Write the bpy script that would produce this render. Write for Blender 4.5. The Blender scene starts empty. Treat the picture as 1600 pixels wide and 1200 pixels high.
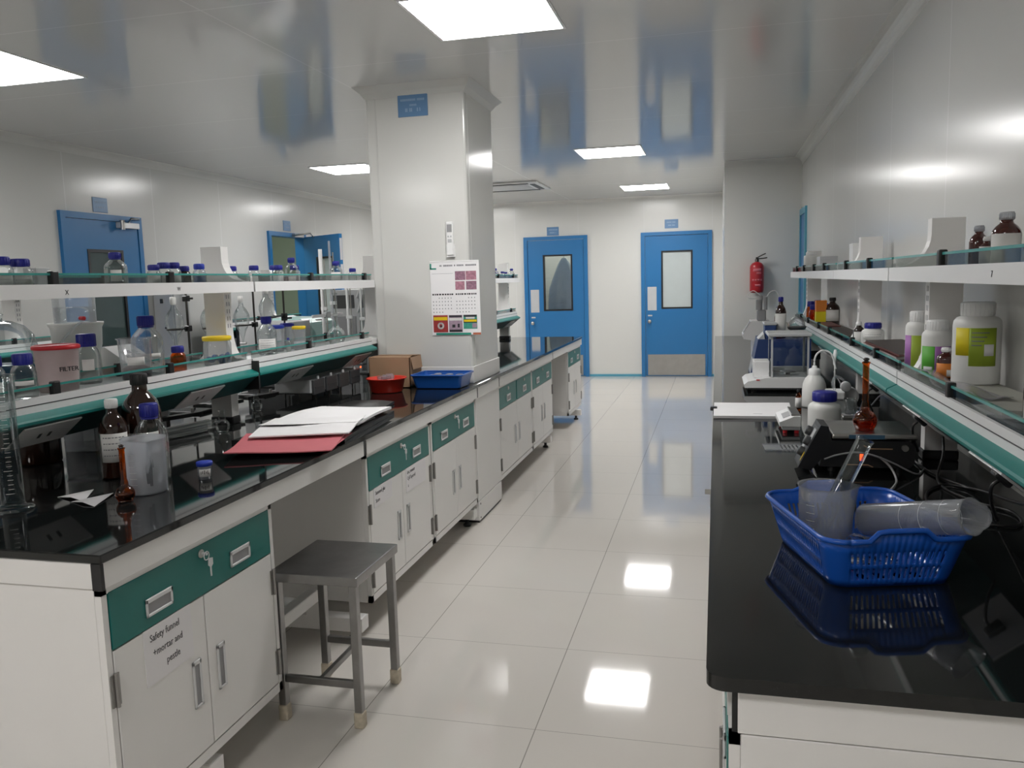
import bpy, bmesh, math, random
from mathutils import Matrix, Vector
random.seed(7)
PI = math.pi
S = bpy.context.scene
C = S.collection

# ------------------------------------------------------------ camera, world, exposure
cam_d = bpy.data.cameras.new('camera')
cam_d.sensor_width = 36.0
cam_d.lens = 29.0
cam_d.clip_start = 0.05
cam = bpy.data.objects.new('camera', cam_d)
C.objects.link(cam)
cam.matrix_world = Matrix((
    (0.97065413, -0.00238562, 0.24046804, 0.0),
    (0.23881927, 0.12687274, -0.96274019, 0.0),
    (-0.02821211, 0.99191613, 0.12371928, 1.45),
    (0, 0, 0, 1)))
S.camera = cam
W = bpy.data.worlds.new('world')
S.world = W
W.use_nodes = True
W.node_tree.nodes['Background'].inputs[0].default_value = (0.8, 0.85, 0.9, 1)
W.node_tree.nodes['Background'].inputs[1].default_value = 0.02
S.view_settings.view_transform = 'Standard'
S.view_settings.look = 'None'
S.view_settings.gamma = 1
S.view_settings.use_curve_mapping = False
S.view_settings.exposure = 0.0
LAMP = 29.0                       # strength of the ceiling light panels
S.cycles.use_denoising = True
S.cycles.max_bounces = 10
S.cycles.diffuse_bounces = 5
S.cycles.glossy_bounces = 5
S.cycles.transmission_bounces = 8
S.cycles.transparent_max_bounces = 40
S.cycles.caustics_reflective = False
S.cycles.caustics_refractive = False
S.cycles.sample_clamp_indirect = 6

# ------------------------------------------------------------ materials
def nodes(name):
    m = bpy.data.materials.new(name)
    m.use_nodes = True
    nt = m.node_tree
    nt.nodes.clear()
    out = nt.nodes.new('ShaderNodeOutputMaterial')
    return m, nt, out

def mth(nt, op, a, b=None, c=None):
    n = nt.nodes.new('ShaderNodeMath')
    n.operation = op
    for i, v in enumerate((a, b, c)):
        if v is None: continue
        if isinstance(v, (int, float)): n.inputs[i].default_value = v
        else: nt.links.new(v, n.inputs[i])
    return n.outputs[0]

def noise(nt, scale, detail=3, vec=None):
    n = nt.nodes.new('ShaderNodeTexNoise')
    n.inputs['Scale'].default_value = scale
    n.inputs['Detail'].default_value = detail
    if vec is None:
        g = nt.nodes.new('ShaderNodeTexCoord')
        vec = g.outputs['Object']
    nt.links.new(vec, n.inputs['Vector'])
    return n.outputs['Fac']

def mixc(nt, fac, a, b):
    n = nt.nodes.new('ShaderNodeMix')
    n.data_type = 'RGBA'
    if isinstance(fac, (int, float)): n.inputs[0].default_value = fac
    else: nt.links.new(fac, n.inputs[0])
    for s, v in ((6, a), (7, b)):
        if isinstance(v, tuple): n.inputs[s].default_value = (*v, 1) if len(v) == 3 else v
        else: nt.links.new(v, n.inputs[s])
    return n.outputs[2]

def pbr(name, col, rough=0.5, metal=0.0, var=0.06, vscale=9, spec=0.5, coat=0.0, emit=0.0, emitc=None, joints=None, jcol=None, bump=0.0, speck=None, trans=0.0):
    """A painted / metal / plastic surface; colour gently mottled by noise. joints = list of (axis, size, offset, width)."""
    m, nt, out = nodes(name)
    b = nt.nodes.new('ShaderNodeBsdfPrincipled')
    nt.links.new(b.outputs[0], out.inputs[0])
    lo = tuple(c * (1 - var) for c in col)
    hi = tuple(min(1, c * (1 + var)) for c in col)
    col_s = mixc(nt, noise(nt, vscale), lo, hi)
    if speck:
        f = mth(nt, 'GREATER_THAN', noise(nt, speck[0], 1), speck[1])
        col_s = mixc(nt, f, col_s, speck[2])
    if joints:
        g = nt.nodes.new('ShaderNodeNewGeometry')
        sx = nt.nodes.new('ShaderNodeSeparateXYZ')
        nt.links.new(g.outputs['Position'], sx.inputs[0])
        tot = None
        for ax, size, off, wid in joints:
            f = mth(nt, 'FRACT', mth(nt, 'DIVIDE', mth(nt, 'SUBTRACT', sx.outputs[ax], off), size))
            d = mth(nt, 'MULTIPLY', mth(nt, 'MINIMUM', f, mth(nt, 'SUBTRACT', 1.0, f)), size)
            l = mth(nt, 'LESS_THAN', d, wid / 2)
            tot = l if tot is None else mth(nt, 'MAXIMUM', tot, l)
        col_s = mixc(nt, tot, col_s, jcol)
        bp = nt.nodes.new('ShaderNodeBump')
        bp.inputs['Strength'].default_value = 0.25
        bp.inputs['Distance'].default_value = 0.002
        nt.links.new(mth(nt, 'SUBTRACT', 1.0, tot), bp.inputs['Height'])
        nt.links.new(bp.outputs[0], b.inputs['Normal'])
    elif bump:
        bp = nt.nodes.new('ShaderNodeBump')
        bp.inputs['Strength'].default_value = bump
        bp.inputs['Distance'].default_value = 0.004
        nt.links.new(noise(nt, vscale * 3), bp.inputs['Height'])
        nt.links.new(bp.outputs[0], b.inputs['Normal'])
    nt.links.new(col_s, b.inputs['Base Color'])
    b.inputs['Roughness'].default_value = rough
    b.inputs['Metallic'].default_value = metal
    b.inputs['Specular IOR Level'].default_value = spec
    b.inputs['Coat Weight'].default_value = coat
    b.inputs['Coat Roughness'].default_value = 0.05
    if emit:
        b.inputs['Emission Color'].default_value = (*(emitc or col), 1)
        b.inputs['Emission Strength'].default_value = emit
    return m

def glass(name, col, edge, gloss=1.0, body=0.0, bodycol=None, rough=0.02, blend=0.35):
    """Thin-walled clear or milky material: see-through face on, darker and mirror-like at grazing angles."""
    m, nt, out = nodes(name)
    lw = nt.nodes.new('ShaderNodeLayerWeight')
    lw.inputs['Blend'].default_value = blend
    tr = nt.nodes.new('ShaderNodeBsdfTransparent')
    f3 = mth(nt, 'POWER', lw.outputs['Facing'], 2.5)
    nt.links.new(mixc(nt, f3, col, edge), tr.inputs[0])
    base = tr.outputs[0]
    if body:
        df = nt.nodes.new('ShaderNodeBsdfDiffuse')
        tl = nt.nodes.new('ShaderNodeBsdfTranslucent')
        df.inputs[0].default_value = (*bodycol, 1)
        tl.inputs[0].default_value = (*bodycol, 1)
        a = nt.nodes.new('ShaderNodeMixShader')
        a.inputs[0].default_value = 0.4
        nt.links.new(df.outputs[0], a.inputs[1]); nt.links.new(tl.outputs[0], a.inputs[2])
        x = nt.nodes.new('ShaderNodeMixShader')
        nt.links.new(mth(nt, 'MINIMUM', mth(nt, 'MULTIPLY_ADD', noise(nt, 14), body * 0.25, mth(nt, 'MULTIPLY_ADD', f3, 0.3, body * 0.85)), 1.0), x.inputs[0])
        nt.links.new(base, x.inputs[1]); nt.links.new(a.outputs[0], x.inputs[2])
        base = x.outputs[0]
    gl = nt.nodes.new('ShaderNodeBsdfGlossy')
    gl.inputs['Roughness'].default_value = rough
    gl.inputs[0].default_value = (gloss, gloss, gloss, 1)
    mx = nt.nodes.new('ShaderNodeMixShader')
    fr = nt.nodes.new('ShaderNodeFresnel')
    fr.inputs['IOR'].default_value = 1.45
    nt.links.new(mth(nt, 'MINIMUM', fr.outputs[0], 0.6), mx.inputs[0])
    nt.links.new(base, mx.inputs[1]); nt.links.new(gl.outputs[0], mx.inputs[2])
    nt.links.new(mx.outputs[0], out.inputs[0])
    return m

def emitter(name, col, s):
    m, nt, out = nodes(name)
    e = nt.nodes.new('ShaderNodeEmission')
    nt.links.new(mixc(nt, noise(nt, 3), tuple(c * .99 for c in col), col), e.inputs[0])
    e.inputs[1].default_value = s
    nt.links.new(e.outputs[0], out.inputs[0])
    return m

M = dict(
    floor=pbr('cream polished floor tile', (.67, .635, .59), .06, var=.03, vscale=1.3, joints=[(0, .6, -.57, .0035), (1, .6, 2.46, .0022)], jcol=(.33, .31, .28), coat=.15),
    wall=pbr('off white wall panel', (.60, .60, .58), .20, var=.015, vscale=.8, joints=[(1, 1.04, 3.45, .008)], jcol=(.70, .70, .69)),
    wallx=pbr('off white cross wall panel', (.66, .66, .635), .22, var=.015, vscale=.8, joints=[(0, .96, -1.98, .008)], jcol=(.70, .70, .69)),
    ceil=pbr('off white glossy ceiling panel', (.60, .60, .59), .10, var=.015, vscale=.8, joints=[(1, 1.02, 3.18, .008), (0, 2.9, -2.08, .008)], jcol=(.70, .70, .69)),
    cove=pbr('off white cove trim', (.61, .61, .59), .3, var=.02),
    col=pbr('off white column cladding', (.68, .68, .655), .15, var=.015, vscale=2),
    green=pbr('grey green partition panel', (.36, .42, .34), .35, var=.03, joints=[(1, .95, 8.9, .01)], jcol=(.48, .54, .46)),
    blue=pbr('blue door paint', (.022, .165, .40), .32, var=.05, vscale=3),
    gasket=pbr('black window gasket', (.012, .012, .014), .4),
    skirt=pbr('blue skirting', (.09, .33, .45), .35),
    steel=pbr('brushed stainless steel', (.50, .49, .47), .28, 1, var=.12, vscale=14),
    stool=pbr('worn stainless steel', (.33, .325, .32), .33, 1, var=.18, vscale=22),
    silver=pbr('satin silver handle', (.66, .66, .67), .38, .35, var=.05),
    hinge=pbr('steel hinge', (.30, .29, .28), .35, .8),
    cab=pbr('white powder coat', (.78, .765, .75), .38, var=.015),
    teal=pbr('teal drawer laminate', (.008, .155, .14), .40, var=.06),
    teal2=pbr('teal shelf lip', (.012, .21, .19), .35, var=.05),
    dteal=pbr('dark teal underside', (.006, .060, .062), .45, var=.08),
    granite=pbr('black granite worktop', (.009, .010, .010), .045, var=.2, vscale=60, speck=(420, .72, (.035, .036, .036)), spec=.45),
    black=pbr('black plastic', (.010, .010, .011), .38),
    dgrey=pbr('dark grey plastic', (.05, .052, .055), .4),
    grey=pbr('grey plastic', (.30, .30, .31), .42),
    lgrey=pbr('light grey enamel', (.52, .53, .54), .4),
    white=pbr('white plastic', (.84, .84, .84), .35, var=.02),
    cream=pbr('worn cream rubber', (.52, .46, .36), .7, var=.3, vscale=60),
    paper=pbr('white paper', (.86, .85, .86), .75, var=.03),
    lab=pbr('white label paper', (.70, .69, .67), .7, var=.04, vscale=20),
    ink=pbr('black ink', (.02, .02, .025), .7),
    inksoft=pbr('faded print ink', (.085, .08, .09), .7),
    inkgrey=pbr('grey ink', (.22, .22, .24), .7),
    capblue=pbr('blue screw cap', (.012, .016, .26), .38),
    capblue2=pbr('mid blue screw cap', (.018, .05, .45), .4),
    yellow=pbr('yellow lid', (.78, .56, .01), .4),
    red=pbr('red plastic lid', (.62, .02, .03), .38),
    redb=pbr('red basket plastic', (.62, .035, .02), .32),
    bluet=pbr('blue tray plastic', (.012, .10, .42), .3),
    blueb=pbr('blue basket plastic', (.012, .10, .50), .25, var=.04),
    card=pbr('brown cardboard', (.40, .25, .15), .75, var=.08, vscale=12),
    note=pbr('note paper', (.78, .76, .775), .7, var=.02),
    pink=pbr('coral red card folder', (.62, .16, .19), .6, var=.05),
    amberd=pbr('dark amber bottle glass', (.020, .007, .004), .06, var=.3, coat=.4),
    amberf=pbr('filled brown glass', (.055, .008, .006), .07, coat=.5),
    navy=pbr('navy blue instrument paint', (.02, .05, .17), .38),
    mint=pbr('mint instrument paint', (.50, .76, .72), .38),
    orange=pbr('orange label', (.70, .22, .03), .55),
    ylab=pbr('yellow label', (.75, .62, .01), .55),
    glab=pbr('olive green label', (.30, .40, .03), .55, var=.06),
    glab2=pbr('bright green label', (.10, .42, .04), .55),
    plab=pbr('purple label', (.36, .14, .42), .55),
    hdpe=pbr('white polyethylene', (.74, .74, .72), .4, var=.03),
    sign=pbr('blue sign plate', (.13, .26, .46), .35, var=.04),
    signtext=pbr('pale sign lettering', (.30, .43, .60), .5),
    red2=pbr('fire extinguisher red', (.42, .015, .025), .3),
    dark=pbr('dark metal rod', (.06, .055, .05), .4, .6),
    book=pbr('dark red book cover', (.14, .04, .035), .45),
    book2=pbr('dark brown file cover', (.055, .038, .032), .4),
    pages=pbr('grey page edges', (.42, .38, .36), .8, var=.2, vscale=60),
    bfold=pbr('blue grey plastic folder', (.05, .12, .20), .25),
    slate=pbr('grey green pad', (.34, .34, .30), .7, var=.1),
    soil=pbr('brown granules', (.10, .06, .05), .8, var=.5, vscale=90),
    bluel=pbr('blue liquid', (.01, .10, .32), .1),
    tealpane=pbr('dark teal window glass', (.055, .085, .085), .08, var=.25, vscale=2.5),
    frost=pbr('frosted window glass', (.50, .55, .55), .25, var=.04),
    gown=pbr('pale blue gown cloth', (.55, .62, .70), .6, var=.08),
    glass=glass('clear glass', (.90, .92, .92), (.40, .43, .45)),
    tint=glass('green tinted glass rail', (.95, .98, .97), (.55, .72, .68), blend=.2, gloss=.35),
    rim=pbr('green glass edge', (.05, .30, .27), .15),
    amberg=glass('amber glass', (.72, .27, .05), (.28, .07, .01)),
    amberl=glass('amber liquid', (.80, .30, .04), (.45, .11, .01)),
    pp=glass('milky polypropylene', (.94, .95, .97), (.75, .77, .80), body=.38, bodycol=(.88, .91, .96), rough=.12, gloss=.7),
    ppc=glass('hazy plastic', (.92, .93, .94), (.7, .72, .75), body=.20, bodycol=(.90, .93, .97), rough=.12, gloss=.7),
    poly=glass('polythene bag film', (.88, .88, .90), (.6, .6, .62), body=.35, bodycol=(.72, .70, .74), rough=.15),
    tub=glass('pink tinged white tub', (.85, .75, .75), (.8, .7, .7), body=.80, bodycol=(.82, .70, .69), rough=.3, gloss=.5),
    lamp=emitter('ceiling light diffuser', (1.0, .985, .97), LAMP),
    fill_lamp=emitter('added fill light beyond the doors', (.98, 1.0, .92), 14.0),  # glow of the lamps added to brighten the spaces behind the doors
    led=emitter('red indicator lamp', (1.0, .10, .02), 3.0),
)

# ------------------------------------------------------------ mesh helpers
class MB:
    def __init__(s):
        s.bm = bmesh.new(); s.mi = 0
    def _new(s, geom):
        for f in geom: f.material_index = s.mi
    def mat(s, i):
        s.mi = i; return s
    def box(s, x0, x1, y0, y1, z0, z1, bev=0.0, seg=1, rot=None):
        vs = [s.bm.verts.new((x, y, z)) for z in (z0, z1) for y in (y0, y1) for x in (x0, x1)]
        fs = [s.bm.faces.new([vs[i] for i in q]) for q in ((0, 2, 3, 1), (4, 5, 7, 6), (0, 1, 5, 4), (2, 6, 7, 3), (0, 4, 6, 2), (1, 3, 7, 5))]
        s._new(fs)
        if bev:
            es = list({e for f in fs for e in f.edges})
            r = bmesh.ops.bevel(s.bm, geom=es, offset=bev, segments=seg, profile=.5, affect='EDGES', clamp_overlap=True)
            for f in r['faces']: f.material_index = s.mi
            vs = list({v for f in fs if f.is_valid for v in f.verts} | set(v for v in r['verts']))
        if rot is not None:
            for v in vs:
                if v.is_valid: v.co = rot @ v.co
        return s
    def poly(s, pts, vec):
        """Extrude a planar outline (list of 3-D points) along vec."""
        v = Vector(vec)
        a = [s.bm.verts.new(p) for p in pts]
        b = [s.bm.verts.new(Vector(p) + v) for p in pts]
        n = len(pts)
        fs = [s.bm.faces.new(a[::-1]), s.bm.faces.new(b)]
        for i in range(n):
            fs.append(s.bm.faces.new((a[i], a[(i + 1) % n], b[(i + 1) % n], b[i])))
        s._new(fs)
        return s
    def lathe(s, prof, c=(0, 0, 0), n=28, closed=False, mtx=None):
        """prof: (radius, height) from bottom to top; ends at r=0 close to a point."""
        c = Vector(c)
        rings = []
        for r, z in prof:
            if r <= 1e-6: ring = [s.bm.verts.new((0, 0, z))]
            else: ring = [s.bm.verts.new((r * math.cos(2 * PI * i / n), r * math.sin(2 * PI * i / n), z)) for i in range(n)]
            rings.append(ring)
        fs = []
        for a, b in zip(rings, rings[1:]):
            for i in range(n):
                j = (i + 1) % n
                if len(a) == 1 and len(b) == 1: continue
                if len(a) == 1: fs.append(s.bm.faces.new((a[0], b[j], b[i])))
                elif len(b) == 1: fs.append(s.bm.faces.new((a[i], a[j], b[0])))
                else: fs.append(s.bm.faces.new((a[i], a[j], b[j], b[i])))
        s._new(fs)
        for f in fs: f.smooth = True
        for ring in rings:
            for v in ring:
                v.co = (mtx @ v.co if mtx is not None else v.co) + c
        return s
    def cyl(s, r, z0, z1, c=(0, 0, 0), n=24, mtx=None, r2=None):
        r2 = r if r2 is None else r2
        s.lathe([(0, z0), (r, z0)], c, n, mtx=mtx)
        s.lathe([(r, z0), (r2, z1)], c, n, mtx=mtx)
        s.lathe([(r2, z1), (0, z1)], c, n, mtx=mtx)
        return s
    def rod(s, a, b, r, n=12, r2=None):
        a, b = Vector(a), Vector(b)
        d = b - a
        q = d.to_track_quat('Z', 'Y').to_matrix()
        return s.cyl(r, 0, d.length, a, n, q, r2)
    def tube(s, pts, r, n=8, smooth=6):
        """Swept round tube along a smoothed polyline."""
        P = [Vector(p) for p in pts]
        if smooth and len(P) > 2:
            Q = []
            for i in range(len(P) - 1):
                p0, p1, p2, p3 = P[max(i - 1, 0)], P[i], P[i + 1], P[min(i + 2, len(P) - 1)]
                for k in range(smooth):
                    t = k / smooth
                    Q.append(.5 * ((2 * p1) + (p2 - p0) * t + (2 * p0 - 5 * p1 + 4 * p2 - p3) * t * t + (3 * p1 - p0 - 3 * p2 + p3) * t ** 3))
            P = Q + [P[-1]]
        rings = []
        up = Vector((0, 0, 1))
        for i, p in enumerate(P):
            d = (P[min(i + 1, len(P) - 1)] - P[max(i - 1, 0)]).normalized()
            x = d.cross(up)
            if x.length < .05: x = d.cross(Vector((1, 0, 0)))
            x.normalize()
            y = x.cross(d).normalized()
            rr = r[i] if isinstance(r, (list, tuple)) else r
            rings.append([s.bm.verts.new(p + x * rr * math.cos(2 * PI * k / n) + y * rr * math.sin(2 * PI * k / n)) for k in range(n)])
        fs = []
        for a, b in zip(rings, rings[1:]):
            for k in range(n):
                fs.append(s.bm.faces.new((a[k], a[(k + 1) % n], b[(k + 1) % n], b[k])))
        fs.append(s.bm.faces.new(rings[0][::-1])); fs.append(s.bm.faces.new(rings[-1]))
        s._new(fs)
        for f in fs: f.smooth = True
        return s
    def arc(s, r, z0, z1, a0, a1, c=(0, 0, 0), n=14, th=.0006):
        """A label wrapped round a cylinder (a thin curved sheet)."""
        c = Vector(c)
        rows = []
        for i in range(n + 1):
            a = a0 + (a1 - a0) * i / n
            rows.append([s.bm.verts.new(c + Vector((q * math.cos(a), q * math.sin(a), z))) for q, z in ((r, z0), (r, z1), (r + th, z1), (r + th, z0))])
        fs = []
        for a, b in zip(rows, rows[1:]):
            for k in range(4):
                fs.append(s.bm.faces.new((a[k], b[k], b[(k + 1) % 4], a[(k + 1) % 4])))
        fs.append(s.bm.faces.new(rows[0])); fs.append(s.bm.faces.new(rows[-1][::-1]))
        s._new(fs)
        for f in fs: f.smooth = True
        return s
    def grid(s, fn, nu, nv, th=.0):
        """Surface from fn(u,v) in 0..1; th > 0 gives it thickness downwards."""
        def sheet(dz):
            return [[s.bm.verts.new(Vector(fn(i / nu, j / nv)) + Vector((0, 0, dz))) for j in range(nv + 1)] for i in range(nu + 1)]
        A = sheet(0)
        fs = []
        for i in range(nu):
            for j in range(nv):
                fs.append(s.bm.faces.new((A[i][j], A[i + 1][j], A[i + 1][j + 1], A[i][j + 1])))
        if th:
            B = sheet(-th)
            for i in range(nu):
                for j in range(nv):
                    fs.append(s.bm.faces.new((B[i][j], B[i][j + 1], B[i + 1][j + 1], B[i + 1][j])))
            for i in range(nu):
                fs.append(s.bm.faces.new((A[i][0], B[i][0], B[i + 1][0], A[i + 1][0])))
                fs.append(s.bm.faces.new((A[i][nv], A[i + 1][nv], B[i + 1][nv], B[i][nv])))
            for j in range(nv):
                fs.append(s.bm.faces.new((A[0][j], A[0][j + 1], B[0][j + 1], B[0][j])))
                fs.append(s.bm.faces.new((A[nu][j], B[nu][j], B[nu][j + 1], A[nu][j + 1])))
        s._new(fs)
        return s

def obj(name, mb, mats, parent=None, smooth=None, w=False):
    """Link a mesh object. w=True: the mesh was made in world coordinates and is moved into the parent's frame."""
    me = bpy.data.meshes.new(name)
    bmesh.ops.recalc_face_normals(mb.bm, faces=mb.bm.faces[:])
    if w and parent is not None:
        root = parent if parent.parent is None else parent.parent
        mb.bm.transform(Matrix.LocRotScale(root.location, root.rotation_euler, None).inverted())
    mb.bm.to_mesh(me); mb.bm.free()
    if smooth is not None:
        for p in me.polygons: p.use_smooth = smooth
    for m in (mats if isinstance(mats, (list, tuple)) else [mats]): me.materials.append(M[m])
    o = bpy.data.objects.new(name, me)
    C.objects.link(o)
    if parent is not None: o.parent = parent
    return o

def tag(o, label, cat, group=None):
    o['label'] = label; o['category'] = cat
    if group: o['group'] = group
    return o

def thing(name, label, cat, loc=(0, 0, 0), rz=0.0, group=None):
    o = bpy.data.objects.new(name, None)
    C.objects.link(o)
    o.location = loc; o.rotation_euler = (0, 0, rz); o.empty_display_size = .05
    return tag(o, label, cat, group)

def struct(name, mb, mats, parent=None, smooth=None):
    o = obj(name, mb, mats, parent, smooth)
    o['kind'] = 'structure'
    return o

def text(name, s, size, mat, origin, ex, ey, parent=None, w=True, align='LEFT', depth=.0004, bold=False, squeeze=1.0):
    """Lettering as a mesh lying on a surface: ex = reading direction, ey = up direction."""
    cu = bpy.data.curves.new(name, 'FONT')
    cu.body = s; cu.size = size; cu.align_x = align; cu.extrude = depth; cu.resolution_u = 2
    if bold: cu.offset = size * .012
    t = bpy.data.objects.new('tmp', cu)
    C.objects.link(t)
    dg = bpy.context.evaluated_depsgraph_get()
    me = bpy.data.meshes.new_from_object(t.evaluated_get(dg))
    bpy.data.objects.remove(t); bpy.data.curves.remove(cu)
    ex, ey = Vector(ex).normalized(), Vector(ey).normalized()
    n = ex.cross(ey)
    mt = Matrix((( ex.x * squeeze, ey.x, n.x, origin[0]), (ex.y * squeeze, ey.y, n.y, origin[1]), (ex.z * squeeze, ey.z, n.z, origin[2]), (0, 0, 0, 1)))
    me.transform(mt)
    if w and parent is not None:
        root = parent
        while root.parent is not None: root = root.parent
        me.transform(Matrix.LocRotScale(root.location, root.rotation_euler, None).inverted())
    me.materials.clear(); me.materials.append(M[mat])
    o = bpy.data.objects.new(name, me)
    C.objects.link(o)
    if parent is not None: o.parent = parent
    return o

# ------------------------------------------------------------ the room
XL, XR, YB, YF, ZC = -4.92, .83, 12.21, -2.6, 2.60
XE, YE = .075, 8.95            # corner of the block wall with the fire extinguisher
ZW, ZR = .85, .815             # island and wall bench worktops
struct('floor', MB().box(XL - 1.6, XR + .1, YF, YB + 1.6, -.1, 0), 'floor')
struct('ceiling', MB().box(XL - 1.6, XR + .1, YF, YB + 1.6, ZC, ZC + .1), 'ceil')
struct('wall_right', MB().box(XR, XR + .1, YF, YE + .1, 0, ZC), 'wall')
struct('wall_front', MB().box(XL, XR, YF - .1, YF, 0, ZC), 'wallx')
wb = struct('wall_end', MB().box(XE, XR + .1, YE, YE + .1, 0, ZC), 'wallx')
struct('wall_return', MB().box(XE, XE + .1, YE + .1, YB, 0, ZC), 'wall')
D1 = (-1.01, -.12)     # kick-plate door on the far wall
D2 = (-2.75, -1.90)    # the door with the gown behind its pane
b = MB()
b.box(XL - .1, D2[0] - .05, YB, YB + .1, 0, ZC); b.box(D2[1] + .05, XE + .1, YB, YB + .1, 0, ZC); b.box(D2[0] - .05, D2[1] + .05, YB, YB + .1, 2.08, ZC)
struct('wall_back', b, 'wallx')
b = MB()
b.box(D2[0] - .4, D2[0] - .3, YB + .1, YB + 1.4, 0, ZC); b.box(D2[1] + .3, D2[1] + .4, YB + .1, YB + 1.4, 0, ZC); b.box(D2[0] - .4, D2[1] + .4, YB + 1.4, YB + 1.5, 0, ZC)
struct('wall_airlock', b, 'wallx')
LD1, LD2 = (5.43, 6.36), (8.50, 9.37)
b = MB()
b.box(XL - .1, XL, YF, LD2[0], 0, ZC); b.box(XL - .1, XL, LD2[1], YB, 0, ZC); b.box(XL - .1, XL, LD2[0], LD2[1], 2.08, ZC)
struct('wall_left', b, 'wall')
b = MB()
b.box(XL - 1.5, XL - 1.4, 7.4, 10.6, 0, ZC); b.box(XL - 1.4, XL - .1, 7.4, 7.5, 0, ZC); b.box(XL - 1.4, XL - .1, 10.5, 10.6, 0, ZC)
struct('wall_beyond', b, 'green')

def cove(name, pts, r=.055):
    """Quarter-hollow trim swept along the ceiling line; pts = list of (x, y, inward normal x, y)."""
    b = MB()
    (x0, y0), (x1, y1), (nx, ny) = pts
    prof = [(0, 0), (r, 0)] + [(r - r * math.sin(a) , -r + r * math.cos(a)) for a in [PI / 2 * k / 5 for k in range(0, 6)]][0:0]
    arc = [(r - r * math.sin(PI / 2 * k / 6), -r * (1 - math.cos(PI / 2 * k / 6))) for k in range(7)]
    prof = [(0, 0)] + arc
    P = [(x0 + nx * d, y0 + ny * d, ZC + z) for d, z in prof]
    b.poly(P, (x1 - x0, y1 - y0, 0))
    return struct(name, b, 'cove')
cove('trim_1', ((XR, YF), (XR, YE), (-1, 0)), .075)
cove('trim_2', ((XE, YE), (XR, YE), (0, -1)), .06)
cove('trim_3', ((XL, YF), (XL, YB), (1, 0)), .06)
cove('trim_4', ((XL, YB), (XE, YB), (0, -1)), .06)
struct('baseboard_back', MB().box(D2[1] + .06, D1[0] - .06, YB - .012, YB, 0, .035).box(D1[1] + .06, XE, YB - .012, YB, 0, .035).box(XL, D2[0] - .06, YB - .012, YB, 0, .035), 'skirt')
struct('baseboard_left', MB().box(XL, XL + .012, YF, LD1[0] - .05, 0, .035).box(XL, XL + .012, LD1[1] + .05, LD2[0] - .05, 0, .035).box(XL, XL + .012, LD2[1] + .05, YB, 0, .035), 'skirt')

# column standing in the island
KX0, KX1, KY0, KY1 = -2.02, -1.412, 4.70, 5.30
b = MB()
b.box(KX0, KX1, KY0, KY1, ZW, ZC, .012, 2)
colm = struct('column', b, 'col')
b = MB()
b.box(KX0 + .055, KX0 + .065, KY0 - .0015, KY0, .95, ZC - .05); b.box(KX1 - .015, KX1 - .010, KY0 - .001, KY0, .95, ZC - .05); b.box(KX1, KX1 + .0015, KY0 + .05, KY0 + .06, .95, ZC - .05)
struct('joint_strip', b, 'cove', colm)
b = MB()
q = .06
for (x0, y0, x1, y1) in ((KX0 - q, KY0 - q, KX1 + q, KY0), (KX0 - q, KY1, KX1 + q, KY1 + q), (KX0 - q, KY0, KX0, KY1), (KX1, KY0, KX1 + q, KY1)):
    pass
lev = [(0, -.065), (.008, -.055), (.022, -.035), (.045, -.014), (q, 0)]
rings = []
for d, z in lev:
    rings.append([b.bm.verts.new(p) for p in ((KX0 - d, KY0 - d, ZC + z), (KX1 + d, KY0 - d, ZC + z), (KX1 + d, KY1 + d, ZC + z), (KX0 - d, KY1 + d, ZC + z))])
for a, c in zip(rings, rings[1:]):
    for i in range(4): b.bm.faces.new((a[i], a[(i + 1) % 4], c[(i + 1) % 4], c[i]))
b.bm.faces.new(rings[-1])
struct('cornice', b, 'cove', colm)
b = MB()
b.box(KX0 - .004, KX1 + .006, KY0 - .004, KY1 + .006, ZW, ZW + .10, .002)
struct('base_trim', b, 'cab', colm)

# ------------------------------------------------------------ ceiling lights and air grille
def light_panel(cx, cy, label):
    t = thing('ceiling_light', label, 'ceiling light', (cx, cy, ZC), 0, 'square ceiling lights')
    s = .30
    f = MB()
    for x0, x1, y0, y1 in ((-s, s, -s, -s + .012), (-s, s, s - .012, s), (-s, -s + .012, -s + .012, s - .012), (s - .012, s, -s + .012, s - .012)):
        f.box(x0, x1, y0, y1, -.006, .0)
    obj('frame', f, 'white', t)
    obj('diffuser', MB().box(-s + .012, s - .012, -s + .012, s - .012, -.004, .0), 'lamp', t)
light_panel(-.975, 3.62, 'large square ceiling light nearest, in front of the column')
light_panel(-.945, 7.78, 'square ceiling light over the aisle beyond the column')
light_panel(-.895, 10.93, 'farthest square ceiling light close to the two blue doors')
light_panel(-3.575, 3.62, 'square ceiling light cut by the picture edge near the wall door with closer')
light_panel(-3.545, 7.78, 'square ceiling light half hidden behind the column')
light_panel(-.975, -.5, 'unseen square ceiling light added behind the camera over the aisle')  # this panel and the next are unseen, added for their light
light_panel(-3.575, -.5, 'unseen square ceiling light added behind the camera over the far bench side')
light_panel(-3.5, 10.93, 'square ceiling light hidden behind the column near the open door')
t = thing('air_grille', 'ceiling air conditioning cassette with slots just beyond the column', 'air conditioner', (-2.45, 10.0, ZC))
obj('frame', MB().box(-.42, .42, -.42, .42, -.02, 0, .006), 'white', t)
obj('grille', MB().box(-.26, .26, -.26, .26, -.024, -.02).mat(1).box(-.36, .30, -.37, -.31, -.026, -.02).box(-.36, .30, .31, .37, -.026, -.02).box(.31, .37, -.28, .28, -.026, -.02).box(-.37, -.31, -.28, .28, -.026, -.02), ['lgrey', 'dgrey'], t)

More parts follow.
